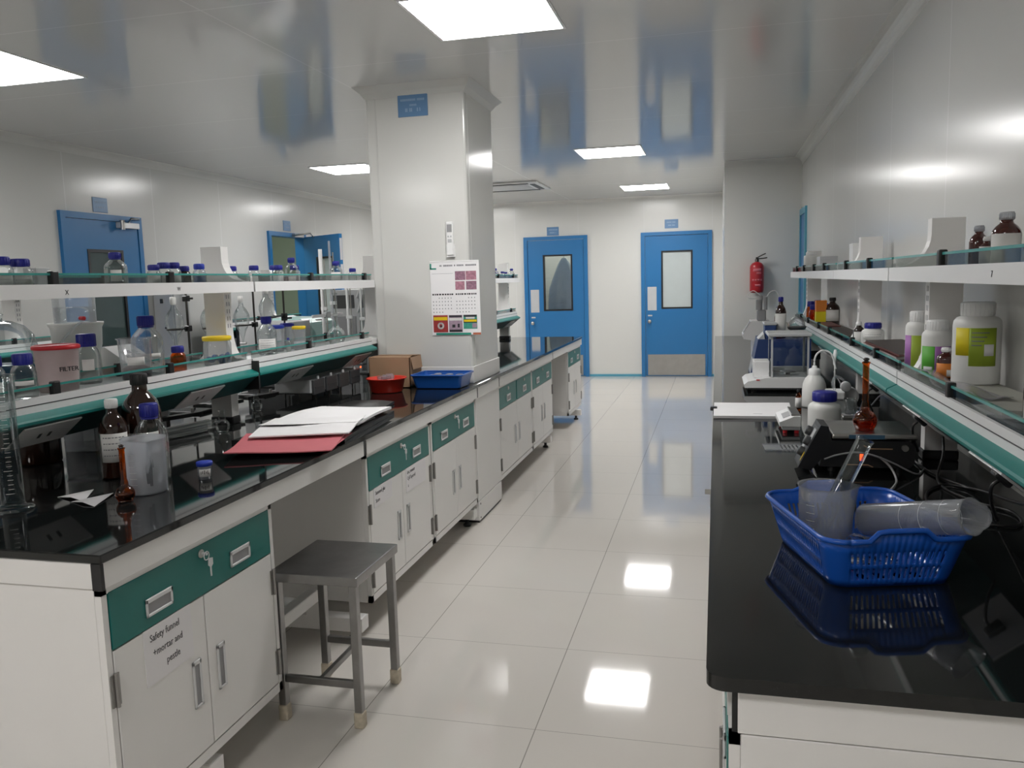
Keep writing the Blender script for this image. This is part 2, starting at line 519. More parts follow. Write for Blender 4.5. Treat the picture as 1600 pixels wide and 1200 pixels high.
# ------------------------------------------------------------ doors
def ring(b, x0, x1, z0, z1, hx0, hx1, hz0, hz1, y0, y1):
    """Slab in the XZ plane with a rectangular hole."""
    b.box(x0, hx0, y0, y1, z0, z1); b.box(hx1, x1, y0, y1, z0, z1)
    b.box(hx0, hx1, y0, y1, z0, hz0); b.box(hx0, hx1, y0, y1, hz1, z1)
    return b

def far_door(n, x0, x1, pane, kick):
    top = 2.09
    fr = MB()
    fr.box(x0 - .055, x0, YB - .035, YB + .06, 0, top); fr.box(x1, x1 + .055, YB - .035, YB + .06, 0, top); fr.box(x0, x1, YB - .035, YB + .06, top - .05, top)
    d = struct('door_%d' % n, fr, 'blue')
    w0, w1 = x0 + .245, x0 + .245 + .42
    lf = ring(MB(), x0 + .004, x1 - .004, .01, top - .055, w0, w1, 1.0, 1.81, YB - .02, YB + .025)
    struct('door_leaf', lf, 'blue', d)
    struct('window_gasket', ring(MB(), w0 - .012, w1 + .012, .988, 1.822, w0 + .012, w1 - .012, 1.012, 1.798, YB - .024, YB + .03), 'gasket', d)
    struct('window_pane', MB().box(w0 + .012, w1 - .012, YB - .012, YB - .006, 1.012, 1.798), pane, d)
    struct('push_plate', MB().box(x0 + .035, x0 + .165, YB - .023, YB - .02, .97, 1.31, .001), 'lgrey', d)
    struct('lock_plate', MB().box(x0 + .04, x0 + .10, YB - .023, YB - .02, .885, .905), 'silver', d)
    struct('knob', MB().lathe([(.012, 0), (.012, .03), (.026, .035), (.028, .05), (.018, .062), (0, .063)], (x0 + .065, YB - .02, .81), 18, mtx=Matrix.Rotation(PI / 2, 3, 'X')), 'steel', d)
    if kick: struct('kick_plate', MB().box(x0 + .035, x1 - .035, YB - .023, YB - .02, .02, .325, .001), 'steel', d)
    return d
far_door(1, D1[0], D1[1], 'frost', True)
far_door(2, D2[0], D2[1], 'glass', True)
# gown hanging in the airlock behind the pane
t = thing('hanging_gown', 'pale gown hanging behind the pane of the blue door next to the island', 'gown', (-2.28, YB + .42, 0))
def gown(u, v):
    a = 2 * PI * u; z = 1.78 - 1.0 * v
    r = .03 + .17 * min(1, v * 2.2) ** .7 + .05 * v
    r *= 1 + .16 * math.sin(7 * a + 2 * v) * min(1, v * 2)
    return (r * math.cos(a), .45 * r * math.sin(a), z)
obj('cloth', MB().grid(gown, 40, 16), 'gown', t, True)
obj('hook', MB().tube([(0, 0, 1.77), (0, 0, 1.84), (.0, .02, 1.86), (0, .1, 1.86)], .006), 'steel', t)
obj('hook_rail', MB().box(-.5, .25, .09, .12, 1.83, 1.89), 'steel', t)
t = thing('airlock_fill', 'unseen light added to brighten the airlock behind the gown door', 'ceiling light', (-2.33, YB + .75, ZC))  # added lamp, out of view, brightens the gown and airlock
obj('diffuser', MB().box(-.25, .25, -.25, .25, -.01, 0), 'fill_lamp', t)

# left wall door with closer
def ringy(b, y0, y1, z0, z1, h0, h1, g0, g1, x0, x1):
    b.box(x0, x1, y0, h0, z0, z1); b.box(x0, x1, h1, y1, z0, z1); b.box(x0, x1, h0, h1, z0, g0); b.box(x0, x1, h0, h1, g1, z1)
    return b
y0, y1 = LD1
d = struct('door_3', MB().box(XL, XL + .03, y0, y0 + .05, 0, 2.09).box(XL, XL + .03, y1 - .05, y1, 0, 2.09).box(XL, XL + .03, y0 + .05, y1 - .05, 2.04, 2.09), 'blue')
struct('door_leaf', ringy(MB(), y0 + .054, y1 - .054, .01, 2.036, 5.70, 6.09, 1.0, 1.79, XL, XL + .022), 'blue', d)
struct('window_gasket', ringy(MB(), 5.688, 6.102, .988, 1.802, 5.712, 6.078, 1.012, 1.778, XL, XL + .027), 'gasket', d)
struct('window_pane', MB().box(XL + .002, XL + .012, 5.712, 6.078, 1.012, 1.778), 'tealpane', d)
struct('closer_body', MB().box(XL + .022, XL + .07, 6.04, 6.28, 1.985, 2.035, .006, 2), 'silver', d)
struct('closer_arm', MB().tube([(XL + .06, 6.16, 2.04), (XL + .17, 6.05, 2.055), (XL + .03, 6.33, 2.075)], .009, smooth=0).cyl(.02, 1.97, 2.05, (XL + .075, 6.06, 0)), 'steel', d)
struct('lever', MB().tube([(XL + .02, 5.53, 1.02), (XL + .07, 5.53, 1.02), (XL + .07, 5.64, 1.02)], .009, smooth=0), 'steel', d)
# open doorway and its leaf standing in the room
y0, y1 = LD2
d = struct('door_4', MB().box(XL - .1, XL + .03, y0, y0 + .05, 0, 2.09).box(XL - .1, XL + .03, y1 - .05, y1, 0, 2.09).box(XL - .1, XL + .03, y0 + .05, y1 - .05, 2.04, 2.09), 'blue')
ang = math.radians(122)
dv = Vector((math.sin(ang), math.cos(ang), 0))
hp = Vector((XL + .03, y1 - .05, 0))
R = Matrix.Translation(hp) @ Matrix(((dv.x, -dv.y, 0, 0), (dv.y, dv.x, 0, 0), (0, 0, 1, 0), (0, 0, 0, 1)))
def turned(b):
    b.bm.transform(R); return b
struct('door_leaf', turned(ring(MB(), .01, .80, .01, 2.05, .30, .64, 1.0, 1.79, -.02, .02)), 'blue', d)
struct('window_gasket', turned(ring(MB(), .288, .652, .988, 1.802, .312, .628, 1.012, 1.778, -.025, .025)), 'gasket', d)
struct('window_pane', turned(MB().box(.312, .628, -.006, .006, 1.012, 1.778)), 'frost', d)
struct('edge_plate', turned(MB().box(.80, .803, -.015, .015, 1.75, 2.0).box(.80, .803, -.015, .015, 1.45, 1.70)), 'silver', d)
struct('closer_arm', MB().tube([hp + Vector((.02, -.3, 2.06)), hp + Vector((.20, -.22, 2.08)), hp + dv * .24 + Vector((0, 0, 2.03))], .01, smooth=0).box(XL + .03, XL + .07, y1 - .35, y1 - .13, 2.04, 2.08), 'steel', d)
t = thing('room_fill', 'unseen light added to brighten the green panelled room beyond the open doorway', 'ceiling light', (XL - .75, 8.6, ZC))  # added lamp, out of view, lifts the room past the doorway
obj('diffuser', MB().box(-.3, .3, -.3, .3, -.01, 0), 'fill_lamp', t)
# window high in the right wall
y0, y1 = 8.38, 8.92
d = struct('window_1', ringy(MB(), y0, y1, 1.0, 2.08, y0 + .06, y1 - .06, 1.06, 2.02, XR - .02, XR), 'skirt')
struct('window_pane', MB().box(XR - .008, XR - .002, y0 + .06, y1 - .06, 1.06, 2.02), 'blue', d)

# signs
def signx(x, y, z, w, h, label, lines, face):
    """face 'y': on a wall facing -Y; 'x': on a wall facing +X"""
    t = thing('door_sign', label, 'sign', (x, y, z), 0, 'blue room signs')
    if face == 'y':
        b = MB().box(-w / 2, w / 2, -.006, 0, -h / 2, h / 2, .004, 2); ex, ey, nn = (1, 0, 0), (0, 0, 1), Vector((0, -.0062, 0))
    else:
        b = MB().box(0, .006, -w / 2, w / 2, -h / 2, h / 2, .004, 2); ex, ey, nn = (0, 1, 0), (0, 0, 1), Vector((.0062, 0, 0))
    obj('plate', b, 'sign', t)
    b = MB()
    rnd = random.Random(int(abs(x * 31 + y * 17) * 10))
    for zf, wf, hf in lines:                  # faint unreadable lines of lettering, letter by letter
        u, end = -w * wf / 2, w * wf / 2
        while u < end:
            l = rnd.uniform(.006, .011)
            z0, z1 = h * (zf - hf / 2), h * (zf + hf / 2) * 1
            if rnd.random() > .12:
                if face == 'y': b.box(u, u + l * .75, -.0068, -.006, z0, z1)
                else: b.box(.006, .0068, u, u + l * .75, z0, z1)
            u += l
    obj('lettering', b, 'signtext', t)
signx(-1.722, KY0, 2.487, .185, .135, 'blue sign plate high on the column above the calendar', [(.20, .8, .09), (-.02, .2, .08), (-.22, .5, .15)], 'y')
for a in ((-.63, YB, 2.20, .19, .125, 'pale blue sign above the door with the frosted pane', 'y'),
          (-2.36, YB, 2.165, .18, .125, 'pale blue sign above the door with the gown behind its pane', 'y'),
          (XL, 5.90, 2.165, .17, .12, 'blue grey sign above the wall door with the closer', 'x'),
          (XL, 8.96, 2.17, .17, .12, 'blue grey sign above the open doorway', 'x')):
    signx(*a[:6], [(.18, .7, .14), (-.16, .5, .14)], a[6])

# ------------------------------------------------------------ island bench
XF, XB = -1.375, -2.93         # aisle edge and far edge of the island worktop
Y0, Y1 = 1.55, 8.62
t = thing('island_worktop', 'black granite worktop of the long island bench around the column', 'worktop', (-2.15, Y0, ZW))
b = MB()
b.box(XB, XF, Y0, KY0, ZW - .022, ZW, .003); b.box(XB, XF, KY1, Y1, ZW - .022, ZW, .003)
b.box(XB, KX0, KY0, KY1, ZW - .022, ZW, .003); b.box(KX1, XF, KY0, KY1, ZW - .022, ZW, .003)
obj('slab', b, 'granite', t, w=True)
for a0, a1 in ((Y0 + .012, 3.03), (3.06, 4.665), (4.69, 5.175), (5.20, 7.015), (7.04, Y1 - .01)):
    obj('apron', MB().box(XF - .022, XF - .006, a0, a1, ZW - .085, ZW - .023, .001), 'cab', t, w=True)
obj('apron', MB().box(XB + .02, XF - .03, Y0 + .004, Y0 + .018, ZW - .085, ZW - .023, .001), 'cab', t, w=True)
obj('corner_post', MB().box(XF - .030, XF - .004, Y0 + .001, Y0 + .012, ZW - .087, ZW - .022), 'black', t, w=True)['label'] = 'black corner post'
for sy in (3.045, 4.678, 5.187, 7.028):
    obj('seam_strip', MB().box(XF - .022, XF - .008, sy - .013, sy + .013, ZW - .085, ZW - .022), 'black', t, w=True)['label'] = 'dark seam between aprons'

def handle(b, yc, zc, wy, wz, x, s):
    """Recessed pull: raised rim with a sunk dark pocket; mats 0 = silver, 1 = shade."""
    r = .008
    for q0, q1, z0, z1 in ((yc - wy / 2, yc + wy / 2, zc - wz / 2, zc - wz / 2 + r), (yc - wy / 2, yc + wy / 2, zc + wz / 2 - r * 1.6, zc + wz / 2), (yc - wy / 2, yc - wy / 2 + r, zc - wz / 2, zc + wz / 2), (yc + wy / 2 - r, yc + wy / 2, zc - wz / 2, zc + wz / 2)):
        b.mat(0).box(*sorted((x, x + s * .005)), q0, q1, z0, z1, .0015)
    b.mat(1).box(*sorted((x, x + s * .0012)), yc - wy / 2 + r, yc + wy / 2 - r, zc - wz / 2 + r, zc + wz / 2 - r)
    return b

def cabinet(name, label, xf, y0, y1, s, top, depth=.68, z0=.13, drawers=((0, 1, 2),), doors=2, keys=True, group='bench cabinets with teal drawers'):
    """s = +1 faces +X, -1 faces -X; drawers = (start, end, pulls) in fractions of the width."""
    t = thing(name, label, 'cabinet', (xf - s * depth / 2, (y0 + y1) / 2, 0), 0, group)
    xs = lambda a, c: sorted((a, c))
    obj('carcass', MB().box(*xs(xf - s * .02, xf - s * depth), y0, y1, z0, top, .002).box(*xs(xf - s * .02, xf - s * .002), y0, y0 + .018, z0, top).box(*xs(xf - s * .02, xf - s * .002), y1 - .018, y1, z0, top).box(*xs(xf - s * .02, xf - s * .002), y0, y1, z0, z0 + .03).box(*xs(xf - s * .02, xf - s * .002), y0, y1, top - .018, top), 'cab', t, w=True)
    zd0, zd1 = top - .158, top - .016
    a0, a1 = y0 + .022, y1 - .022
    for f0, f1, pulls in drawers:
        q0, q1 = a0 + (a1 - a0) * f0 + (.012 if f0 else 0), a0 + (a1 - a0) * f1 - (.012 if f1 < 1 else 0)
        dr = obj('drawer', MB().box(*xs(xf - s * .02, xf), q0, q1, zd0, zd1, .001), 'teal', t, w=True)
        for k in range(pulls):
            yc = q0 + (q1 - q0) * ((k + .5) / pulls if pulls == 1 else (.24, .76)[k])
            obj('pull', handle(MB(), yc, zd0 + .052, .105, .048, xf, s), ['silver', 'grey'], dr, w=True)
        yl = (q0 + q1) / 2
        if pulls == 1: yl = q0 + (q1 - q0) * .5
        obj('lock', MB().lathe([(.012, 0), (.012, .003), (.009, .005), (0, .005)], (xf, yl, zd1 - .025), 16, mtx=Matrix.Rotation(s * PI / 2, 3, 'Y')), 'steel', dr, w=True)
        if keys:
            kb = MB()
            kb.rod((xf, yl, zd1 - .025), (xf + s * .02, yl, zd1 - .025), .004)
            kb.tube([(xf + s * .018, yl + .012 * math.cos(a), zd1 - .03 + .012 * math.sin(a)) for a in [k * PI / 5 for k in range(11)]], .0015, 6, 1)
            kb.poly([(xf + s * .016, yl + .008, zd1 - .04), (xf + s * .016, yl + .028, zd1 - .044), (xf + s * .016, yl + .028, zd1 - .062), (xf + s * .016, yl + .020, zd1 - .068), (xf + s * .016, yl + .020, zd1 - .094), (xf + s * .016, yl + .014, zd1 - .094), (xf + s * .016, yl + .014, zd1 - .066), (xf + s * .016, yl + .006, zd1 - .060)], (s * .002, 0, 0))
            obj('key', kb, 'silver', dr, w=True)
    ym = (a0 + a1) / 2
    z1, zz = zd0 - .004, z0 + .034
    spans = ((a0, ym - .002, 1), (ym + .002, a1, -1)) if doors == 2 else ((a0, a1, 1),)
    for q0, q1, side in spans:
        dd = obj('door', MB().box(*xs(xf - s * .02, xf - s * .001), q0, q1, zz, z1, .0015), 'cab', t, w=True)
        yc = q1 - .055 if side > 0 else q0 + .055
        obj('door_pull', handle(MB(), yc, zz + .205, .038, .135, xf - s * .001, s), ['silver', 'grey'], dd, w=True)
        yh = q0 - .004 if side > 0 else q1 + .004
        for hz in (z1 - .095, zz + .07):
            hb = MB().cyl(.0055, hz - .042, hz + .042, (xf + s * .004, yh, 0), 10).box(*xs(xf - s * .001, xf + s * .002), yh - .014, yh + .014, hz - .04, hz + .04)
            obj('hinge', hb, 'hinge', dd, w=True)
    return t
XC = -1.392
TOPC = ZW - .087
c1 = cabinet('bench_cabinet', 'nearest bench cabinet with a paper note Safety funnel on its door', XC, 1.562, 2.325, 1, TOPC)
c2 = cabinet('bench_cabinet', 'bench cabinet beside the knee space with paper notes on both doors', XC, 3.065, 3.845, 1, TOPC)
c3 = cabinet('bench_cabinet', 'bench cabinet with two doors just before the column panel', XC, 3.865, 4.65, 1, TOPC)
c4 = cabinet('bench_cabinet', 'bench cabinet with two separate teal drawers just past the column', XC, 5.205, 6.20, 1, TOPC, drawers=((0, .5, 1), (.5, 1, 1)), keys=False)
c5 = cabinet('bench_cabinet', 'bench cabinet ending at the second knee space, past the column', XC, 6.215, 7.02, 1, TOPC, keys=False)
c6 = cabinet('bench_cabinet', 'farthest bench cabinet of the island near the gown door', XC, 7.83, 8.60, 1, TOPC, keys=False)
xp = XC + .0006
# notes stuck on the doors
def note(parent, y0, y1, z0, z1, lines, size):
    d = [o for o in parent.children if o.name.split('.')[0] == 'door']
    yc = (y0 + y1) / 2
    dd = min(d, key=lambda o: abs(sum((o.matrix_basis @ Vector(c)).y for c in o.bound_box) / 8 + parent.location.y - yc))
    obj('paper_note', MB().box(xp - .0014, xp, y0, y1, z0, z1), 'note', dd, w=True)
    for s, yy, zz in lines:
        text('note_lettering', s, size, 'inksoft', (xp + .0003, yy, zz), (0, 1, 0), (0, 0, 1), dd, squeeze=.86)
note(c1, 1.688, 1.880, .455, .603, [('Safety funnel', 1.710, .566), ('+mortar and', 1.718, .526), ('pestle', 1.768, .486)], .027)
note(c2, 3.13, 3.33, .52, .603, [('Sammed glas', 3.145, .572), ('Store', 3.145, .538)], .024)
note(c2, 3.50, 3.76, .49, .603, [('Lot, measur', 3.515, .575), ('Cyl/Tapered', 3.515, .546), ('s', 3.52, .512)], .024)
# cladding panel around the column below the worktop
t = thing('column_cladding', 'plain white panel covering the column below the worktop', 'panel', (-1.70, 5.0, 0))
obj('upper_panel', MB().box(XC - .5, XC + .002, 4.665, 5.195, .135, TOPC, .002), 'cab', t, w=True)
obj('plinth_panel', MB().box(XC - .5, XC + .004, 4.665, 5.195, .014, .132, .002), 'cab', t, w=True)
obj('floor_gasket', MB().box(XC - .5, XC - .002, 4.67, 5.19, 0, .014), 'gasket', t, w=True)
obj('screw', MB().rod((XC + .004, 4.685, .03), (XC + .006, 4.685, .03), .006).rod((XC + .004, 4.685, .115), (XC + .006, 4.685, .115), .006), 'dgrey', t, w=True)

def bench_frame(yc, label, x0=-2.6, x1=-1.40, tie=None):
    t = thing('bench_support', label, 'frame', (-2.0, yc, 0), 0, 'steel C frames under the island')
    obj('foot_beam', MB().box(x0, x1, yc - .03, yc + .03, .045, .105, .003).box(x1 - .02, x1 + .004, yc - .032, yc + .032, .047, .103), 'cab', t, w=True)
    obj('upright', MB().box(-2.18, -2.12, yc - .03, yc + .03, .105, ZW - .088), 'cab', t, w=True)
    for fx in (x0 + .08, x1 - .05):
        obj('levelling_foot', MB().lathe([(0, 0), (.024, 0), (.024, .012), (.012, .02), (.012, .045), (0, .045)], (fx, yc, 0), 16), 'black', t, w=True)
    return t
f1 = bench_frame(2.99, 'white C frame foot seen behind the stool in the knee space')
obj('brace', MB().box(-1.63, -1.58, 2.335, 2.955, .17, .22, .003).box(-1.64, -1.57, 2.955, 2.962, .10, .235), 'cab', f1, w=True)
bench_frame(4.60, 'white C frame foot beside the column plinth')
bench_frame(6.95, 'white C frame foot under the end of the cabinets past the column')
bench_frame(8.40, 'white C frame foot under the farthest island cabinet', x1=-1.37)
bench_frame(1.95, 'white C frame foot under the nearest island cabinet')

# ------------------------------------------------------------ wall bench on the right
XRF = -.015
YR0 = 1.285
t = thing('wall_worktop', 'black granite worktop of the bench along the wall', 'worktop', (.4, YR0, ZR))
b = MB()
co = .03
pl = [(XRF + co - co * math.sin(a), YR0 + co - co * math.cos(a)) for a in [PI / 2 * k / 6 for k in range(7)]]
pts = [(XR, YR0)] + pl + [(XRF, YE), (XR, YE)]
b.poly([(x, y, ZR - .024) for x, y in pts], (0, 0, .024))
obj('slab', b, 'granite', t, w=True)
obj('apron', MB().box(XRF + .05, XR, YR0 + .022, YR0 + .036, ZR - .105, ZR - .025, .001), 'cab', t, w=True)
obj('corner_post', MB().box(XRF + .041, XRF + .05, YR0 + .026, YR0 + .045, ZR - .105, ZR - .025), 'black', t, w=True)['label'] = 'black corner post'
obj('apron', MB().box(XRF + .034, XRF + .046, YR0 + .05, YE, ZR - .09, ZR - .025), 'cab', t, w=True)
TR = ZR - .108
for i, (a, c) in enumerate(((YR0 + .024, 2.06), (2.08, 2.86), (2.88, 3.66), (3.68, 4.46), (4.48, 5.26), (5.28, 6.06), (6.08, 6.86), (6.88, 7.66), (7.68, 8.46))):
    lab = ('nearest cabinet under the wall bench below the blue basket', 'cabinet under the wall bench with a key hanging from its drawer', 'cabinet under the wall bench below the open notebook')[i] if i < 3 else 'plain cabinet further along under the wall bench'
    cabinet('wall_bench_cabinet', lab, XRF + .034, a, c, -1, TR, .76, keys=False, group='cabinets under the wall bench')
t = thing('key_ring', 'small key hanging at the edge of the wall bench', 'key', (XRF - .01, 2.66, .70))
b = MB()
kx = XRF + .002
b.tube([(kx, 2.66 + .014 * math.cos(a), ZR - .055 + .014 * math.sin(a)) for a in [k * PI / 6 for k in range(13)]], .002, 6, 1)
b.box(kx - .022, kx + .02, 2.655, 2.658, ZR - .062, ZR - .045, .001)
b.box(kx - .006, kx + .008, 2.655, 2.658, ZR - .105, ZR - .062, .001)
obj('key', b, 'steel', t, w=True)
obj('ring', MB().rod((kx, 2.658, ZR - .05), (kx + .034, 2.658, ZR - .05), .003), 'steel', t, w=True)

# ------------------------------------------------------------ reagent shelves
def post_profile(xc, s, zb, zl, zu, half, fu=.15):
    """Outline in XZ of a shelf post: straight stem, concave flares where the trays sit."""
    h, F, H = .05, .108, .135
    def side(d):
        out = [(d * h, zb)]
        out += [(d * h, zl - .14), (d * F, zl - .02)]
        for k in range(9):
            a = PI / 2 * k / 8
            out.append((d * (F - (F - h) * math.sin(a)), zl + .012 + H * (1 - math.cos(a))))
        out += [(d * h, zu - .045), (d * h, zu)]
        for k in range(9):
            a = PI / 2 * k / 8
            out.append((d * (fu - (fu - h) * math.sin(a)), zu + .012 + .10 * (1 - math.cos(a))))
        out.append((d * h, zu + .165))
        return out
    A = side(1)
    B = [(-h, z) if half else (x, z) for x, z in side(-1)]
    if half: B = [(-h, zb), (-h, zu + .165)]
    return [(xc + s * x, z) for x, z in A] + [(xc + s * x, z) for x, z in B[::-1]]

def shelf_unit(label, xc, s, ya, yb, zw, posts, brackets, sockets, half=False, group=None, dz=0, plates='white', fu=.15):
    zl, zu = 1.125 + dz, 1.470 + dz * .7
    t = thing('reagent_shelf', label, 'shelf', (xc, ya, zw), 0, group)
    X = lambda d: xc + s * d
    lo = -.10 if half else -.16
    bx = lambda mb, d0, d1, z0, z1, y0=ya, y1=yb, bev=0: mb.box(*sorted((X(d0), X(d1))), y0, y1, z0, z1, bev)
    # lower tray
    b = MB(); bx(b, -.10 if half else -.125, .125, zl - .03, zl); bx(b, .118, .128, zl - .033, zl + .012)
    if not half: bx(b, -.128, -.118, zl - .033, zl + .012)
    obj('lower_tray', b, 'white', t, w=True)
    for d in ((1,) if half else (1, -1)):
        P = [(.126, zl - .035), (.148, zl - .046), (.16, zl - .052), (.16, zl - .062), (.152, zl - .066), (.06, zl - .140), (.06, zl - .125), (.126, zl - .06)]
        obj('lip', MB().poly([(X(d * x), ya, z) for x, z in [(.118, zl - .033), (.128, zl - .033), (.158, zl - .048), (.161, zl - .054), (.160, zl - .062), (.154, zl - .066), (.118, zl - .05)]], (0, yb - ya, 0)), 'teal2', t, w=True)
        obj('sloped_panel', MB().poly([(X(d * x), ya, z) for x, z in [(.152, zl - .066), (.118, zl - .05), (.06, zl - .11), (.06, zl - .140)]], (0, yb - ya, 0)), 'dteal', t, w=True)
        obj('groove', MB().box(*sorted((X(d * .128), X(d * .1288))), ya, yb, zl - .012, zl - .009), 'dgrey', t, w=True)
    b = MB(); bx(b, -.06, .06, zl - .14, zl - .03)
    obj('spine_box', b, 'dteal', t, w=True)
    # upper tray
    b = MB(); bx(b, lo, .16, zu - .034, zu - .004, bev=.001); bx(b, .155, .164, zu - .034, zu + .010)
    if not half: bx(b, -.164, -.155, zu - .034, zu + .010)
    obj('upper_tray', b, 'white', t, w=True)
    # glass rails with their black clips
    for d in ((1,) if half else (1, -1)):
        for zz, dd in ((zl, .112), (zu, .145)):
            g = MB(); g.mat(0).box(*sorted((X(d * dd), X(d * (dd + .006)))), ya + .012, yb - .012, zz + .008, zz + .038)
            g.mat(1).box(*sorted((X(d * (dd - .0005)), X(d * (dd + .0065)))), ya + .012, yb - .012, zz + .038, zz + .0450)
            obj('glass_rail', g, ['tint', 'rim'], t, w=True)
            for y in brackets:
                obj('rail_clip', MB().box(*sorted((X(d * (dd - .008)), X(d * (dd + .014)))), y - .014, y + .014, zz + .0, zz + .052, .004, 2), 'black', t, w=True)
    # posts
    for y in posts:
        p = obj('post', MB().poly([(x, y - .027, z) for x, z in post_profile(xc, s, zw + .033, zl, zu, half, fu)], (0, .054, 0)), 'cab', t, w=True)
        obj('post_foot', MB().box(*sorted((X(-.056), X(.056))), y - .032, y + .032, zw, zw + .034, .006, 2), 'black', t, w=True)
        sl = MB()
        for k in range(5):
            z = zl + .155 + k * .032
            sl.box(*sorted((X(.0495), X(.0507))), y - .012, y - .006, z, z + .018); sl.box(*sorted((X(.0495), X(.0507))), y + .006, y + .012, z, z + .018)
        obj('slots', sl, 'grey', p, w=True)
    # socket plates on the sloped panel
    for y in sockets:
        for d in ((1,) if half else (1, -1)):
            dirv = Vector((.060 - .152, 0, (zl - .140) - (zl - .066))).normalized()
            nrm = Vector((-dirv.z, 0, dirv.x)).normalized()
            if nrm.x < 0: nrm = -nrm
            def at(u, w, n):
                v = Vector((.150, 0, zl - .068)) + dirv * u + nrm * n
                return (X(d * v.x), y + w, v.z)
            pl = MB().poly([at(.006, -.115, .001), at(.006, .115, .001), at(.112, .115, .001), at(.112, -.115, .001)], Vector(at(0, 0, .005)) - Vector(at(0, 0, 0)))
            so = obj('socket_plate', pl, plates, t, w=True)
            hb = MB()
            for w0 in (-.02, .02):
                hb.poly([at(.05, w0 - .009, .005), at(.05, w0 + .004, .005), at(.075, w0 + .009, .005), at(.075, w0 - .004, .005)], Vector(at(0, 0, .001)) - Vector(at(0, 0, 0)))
            obj('socket_holes', hb, 'black', so, w=True)
    return t
XS = -2.15
G1 = 'shelf units along the island'
u1 = shelf_unit('nearest shelf unit of the island, laden with blue capped bottles and a red lidded tub', XS, 1, 1.60, 3.292, ZW, (1.72, 3.26), (2.17, 2.74), (2.12, 2.93), group=G1)
u2 = shelf_unit('island shelf unit ending at the column, with burettes behind it', XS, 1, 3.305, 4.63, ZW, (4.985,), (3.86, 4.52), (3.72, 4.46), group=G1, fu=.108)
obj('lower_tray', MB().box(XS - .125, KX0 - .005, 4.63, 5.05, 1.095, 1.125).box(XS - .128, XS - .118, 4.63, 5.05, 1.092, 1.137), 'white', u2, w=True)
obj('upper_tray', MB().box(XS - .16, KX0 - .005, 4.63, 5.05, 1.436, 1.466).box(XS - .164, XS - .155, 4.63, 5.05, 1.436, 1.480), 'white', u2, w=True)
u3 = shelf_unit('island shelf unit just behind the column', XS, 1, 5.40, 6.88, ZW, (5.5,), (5.8, 6.5), (6.0,), group=G1)
u4 = shelf_unit('farthest island shelf unit, its flared end facing the blue doors', XS, 1, 6.89, 8.40, ZW, (6.93, 8.365), (7.6, 8.2), (8.15,), group=G1)
obj('seam_strip', MB().box(XS - .15, XS + .158, 3.292, 3.305, 1.0, 1.128), 'black', u1, w=True)
XSR = .728
G2 = 'shelf units along the wall'
r1 = shelf_unit('nearest wall shelf unit holding the large white jugs and brown bottles', XSR, -1, 1.25, 3.03, ZR, (2.995,), (1.70, 2.42), (2.0, 2.72), half=True, group=G2, dz=-.03)
r2 = shelf_unit('second wall shelf unit with a heap of booklets on its lower tray', XSR, -1, 3.045, 4.40, ZR, (4.365,), (3.50, 4.10), (3.5,), half=True, group=G2, dz=-.03)
r3 = shelf_unit('farthest wall shelf unit near the fire extinguisher', XSR, -1, 4.412, 6.86, ZR, (6.78,), (4.9, 5.4, 6.0, 6.5), (5.0,), half=True, group=G2, dz=-.03)
# writing on the shelf edges
text('shelf_mark', 'X', .022, 'ink', (XS + .1645, 2.195, 1.447), (0, 1, 0), (0, 0, 1), u1)
text('shelf_mark', 'W', .020, 'inksoft', (XS + .1645, 2.755, 1.450), (0, 1, 0), (0, 0, 1), u1)
text('shelf_mark', '7', .020, 'inksoft', (XSR - .1645, 1.952, 1.430), (0, -1, 0), (0, 0, 1), r1)

# ------------------------------------------------------------ bottles and other vessels
def toward(x, y):
    return math.atan2(-y, -x)

def cap(b, r, z0, z1, n=30):
    """Ribbed screw cap."""
    b.lathe([(r * .9, z0), (r, z0 + .001), (r, z1 - .003), (r * .93, z1), (0, z1)], n=n)
    for k in range(n):
        a = 2 * PI * k / n
        x, y = math.cos(a), math.sin(a)
        b.box(-.0008, .0008, -.0008, .0008, z0 + .002, z1 - .004) if False else None
    return b

PROF = dict(
    media=lambda r, h: ([(0, .004), (r * .8, .004), (r * .92, 0), (r, h * .035), (r, h * .56), (r * .965, h * .62), (r * .82, h * .69), (r * .56, h * .765), (r * .44, h * .80), (r * .42, h * .87)], r * .52, .83),
    winch=lambda r, h: ([(0, .004), (r * .85, .003), (r * .95, 0), (r, h * .03), (r, h * .58), (r * .97, h * .64), (r * .84, h * .715), (r * .58, h * .78), (r * .40, h * .82), (r * .37, h * .92)], r * .43, .885),
    slim=lambda r, h: ([(0, .003), (r * .88, .002), (r * .96, 0), (r, h * .03), (r, h * .62), (r * .94, h * .68), (r * .74, h * .75), (r * .50, h * .80), (r * .43, h * .83), (r * .42, h * .90)], r * .50, .86),
    jar=lambda r, h: ([(0, .002), (r * .88, .002), (r * .97, 0), (r, h * .03), (r, h * .60), (r * .97, h * .66), (r * .86, h * .715), (r * .68, h * .75), (r * .66, h * .84)], r * .73, .78),
    jug=lambda r, h: ([(0, .002), (r * .90, .002), (r * .98, 0), (r, h * .02), (r, h * .72), (r * .97, h * .77), (r * .86, h * .81), (r * .66, h * .83), (r * .66, h * .86)], r * .70, .83),
    wide=lambda r, h: ([(0, .003), (r * .86, .002), (r * .95, 0), (r, h * .03), (r, h * .54), (r * .96, h * .62), (r * .84, h * .69), (r * .68, h * .74), (r * .64, h * .80)], r * .76, .745),
    pot=lambda r, h: ([(0, .002), (r * .82, .002), (r * .86, 0), (r * .90, h * .05), (r, h * .88), (r * 1.0, h * .9)], r * 1.05, .87),
)

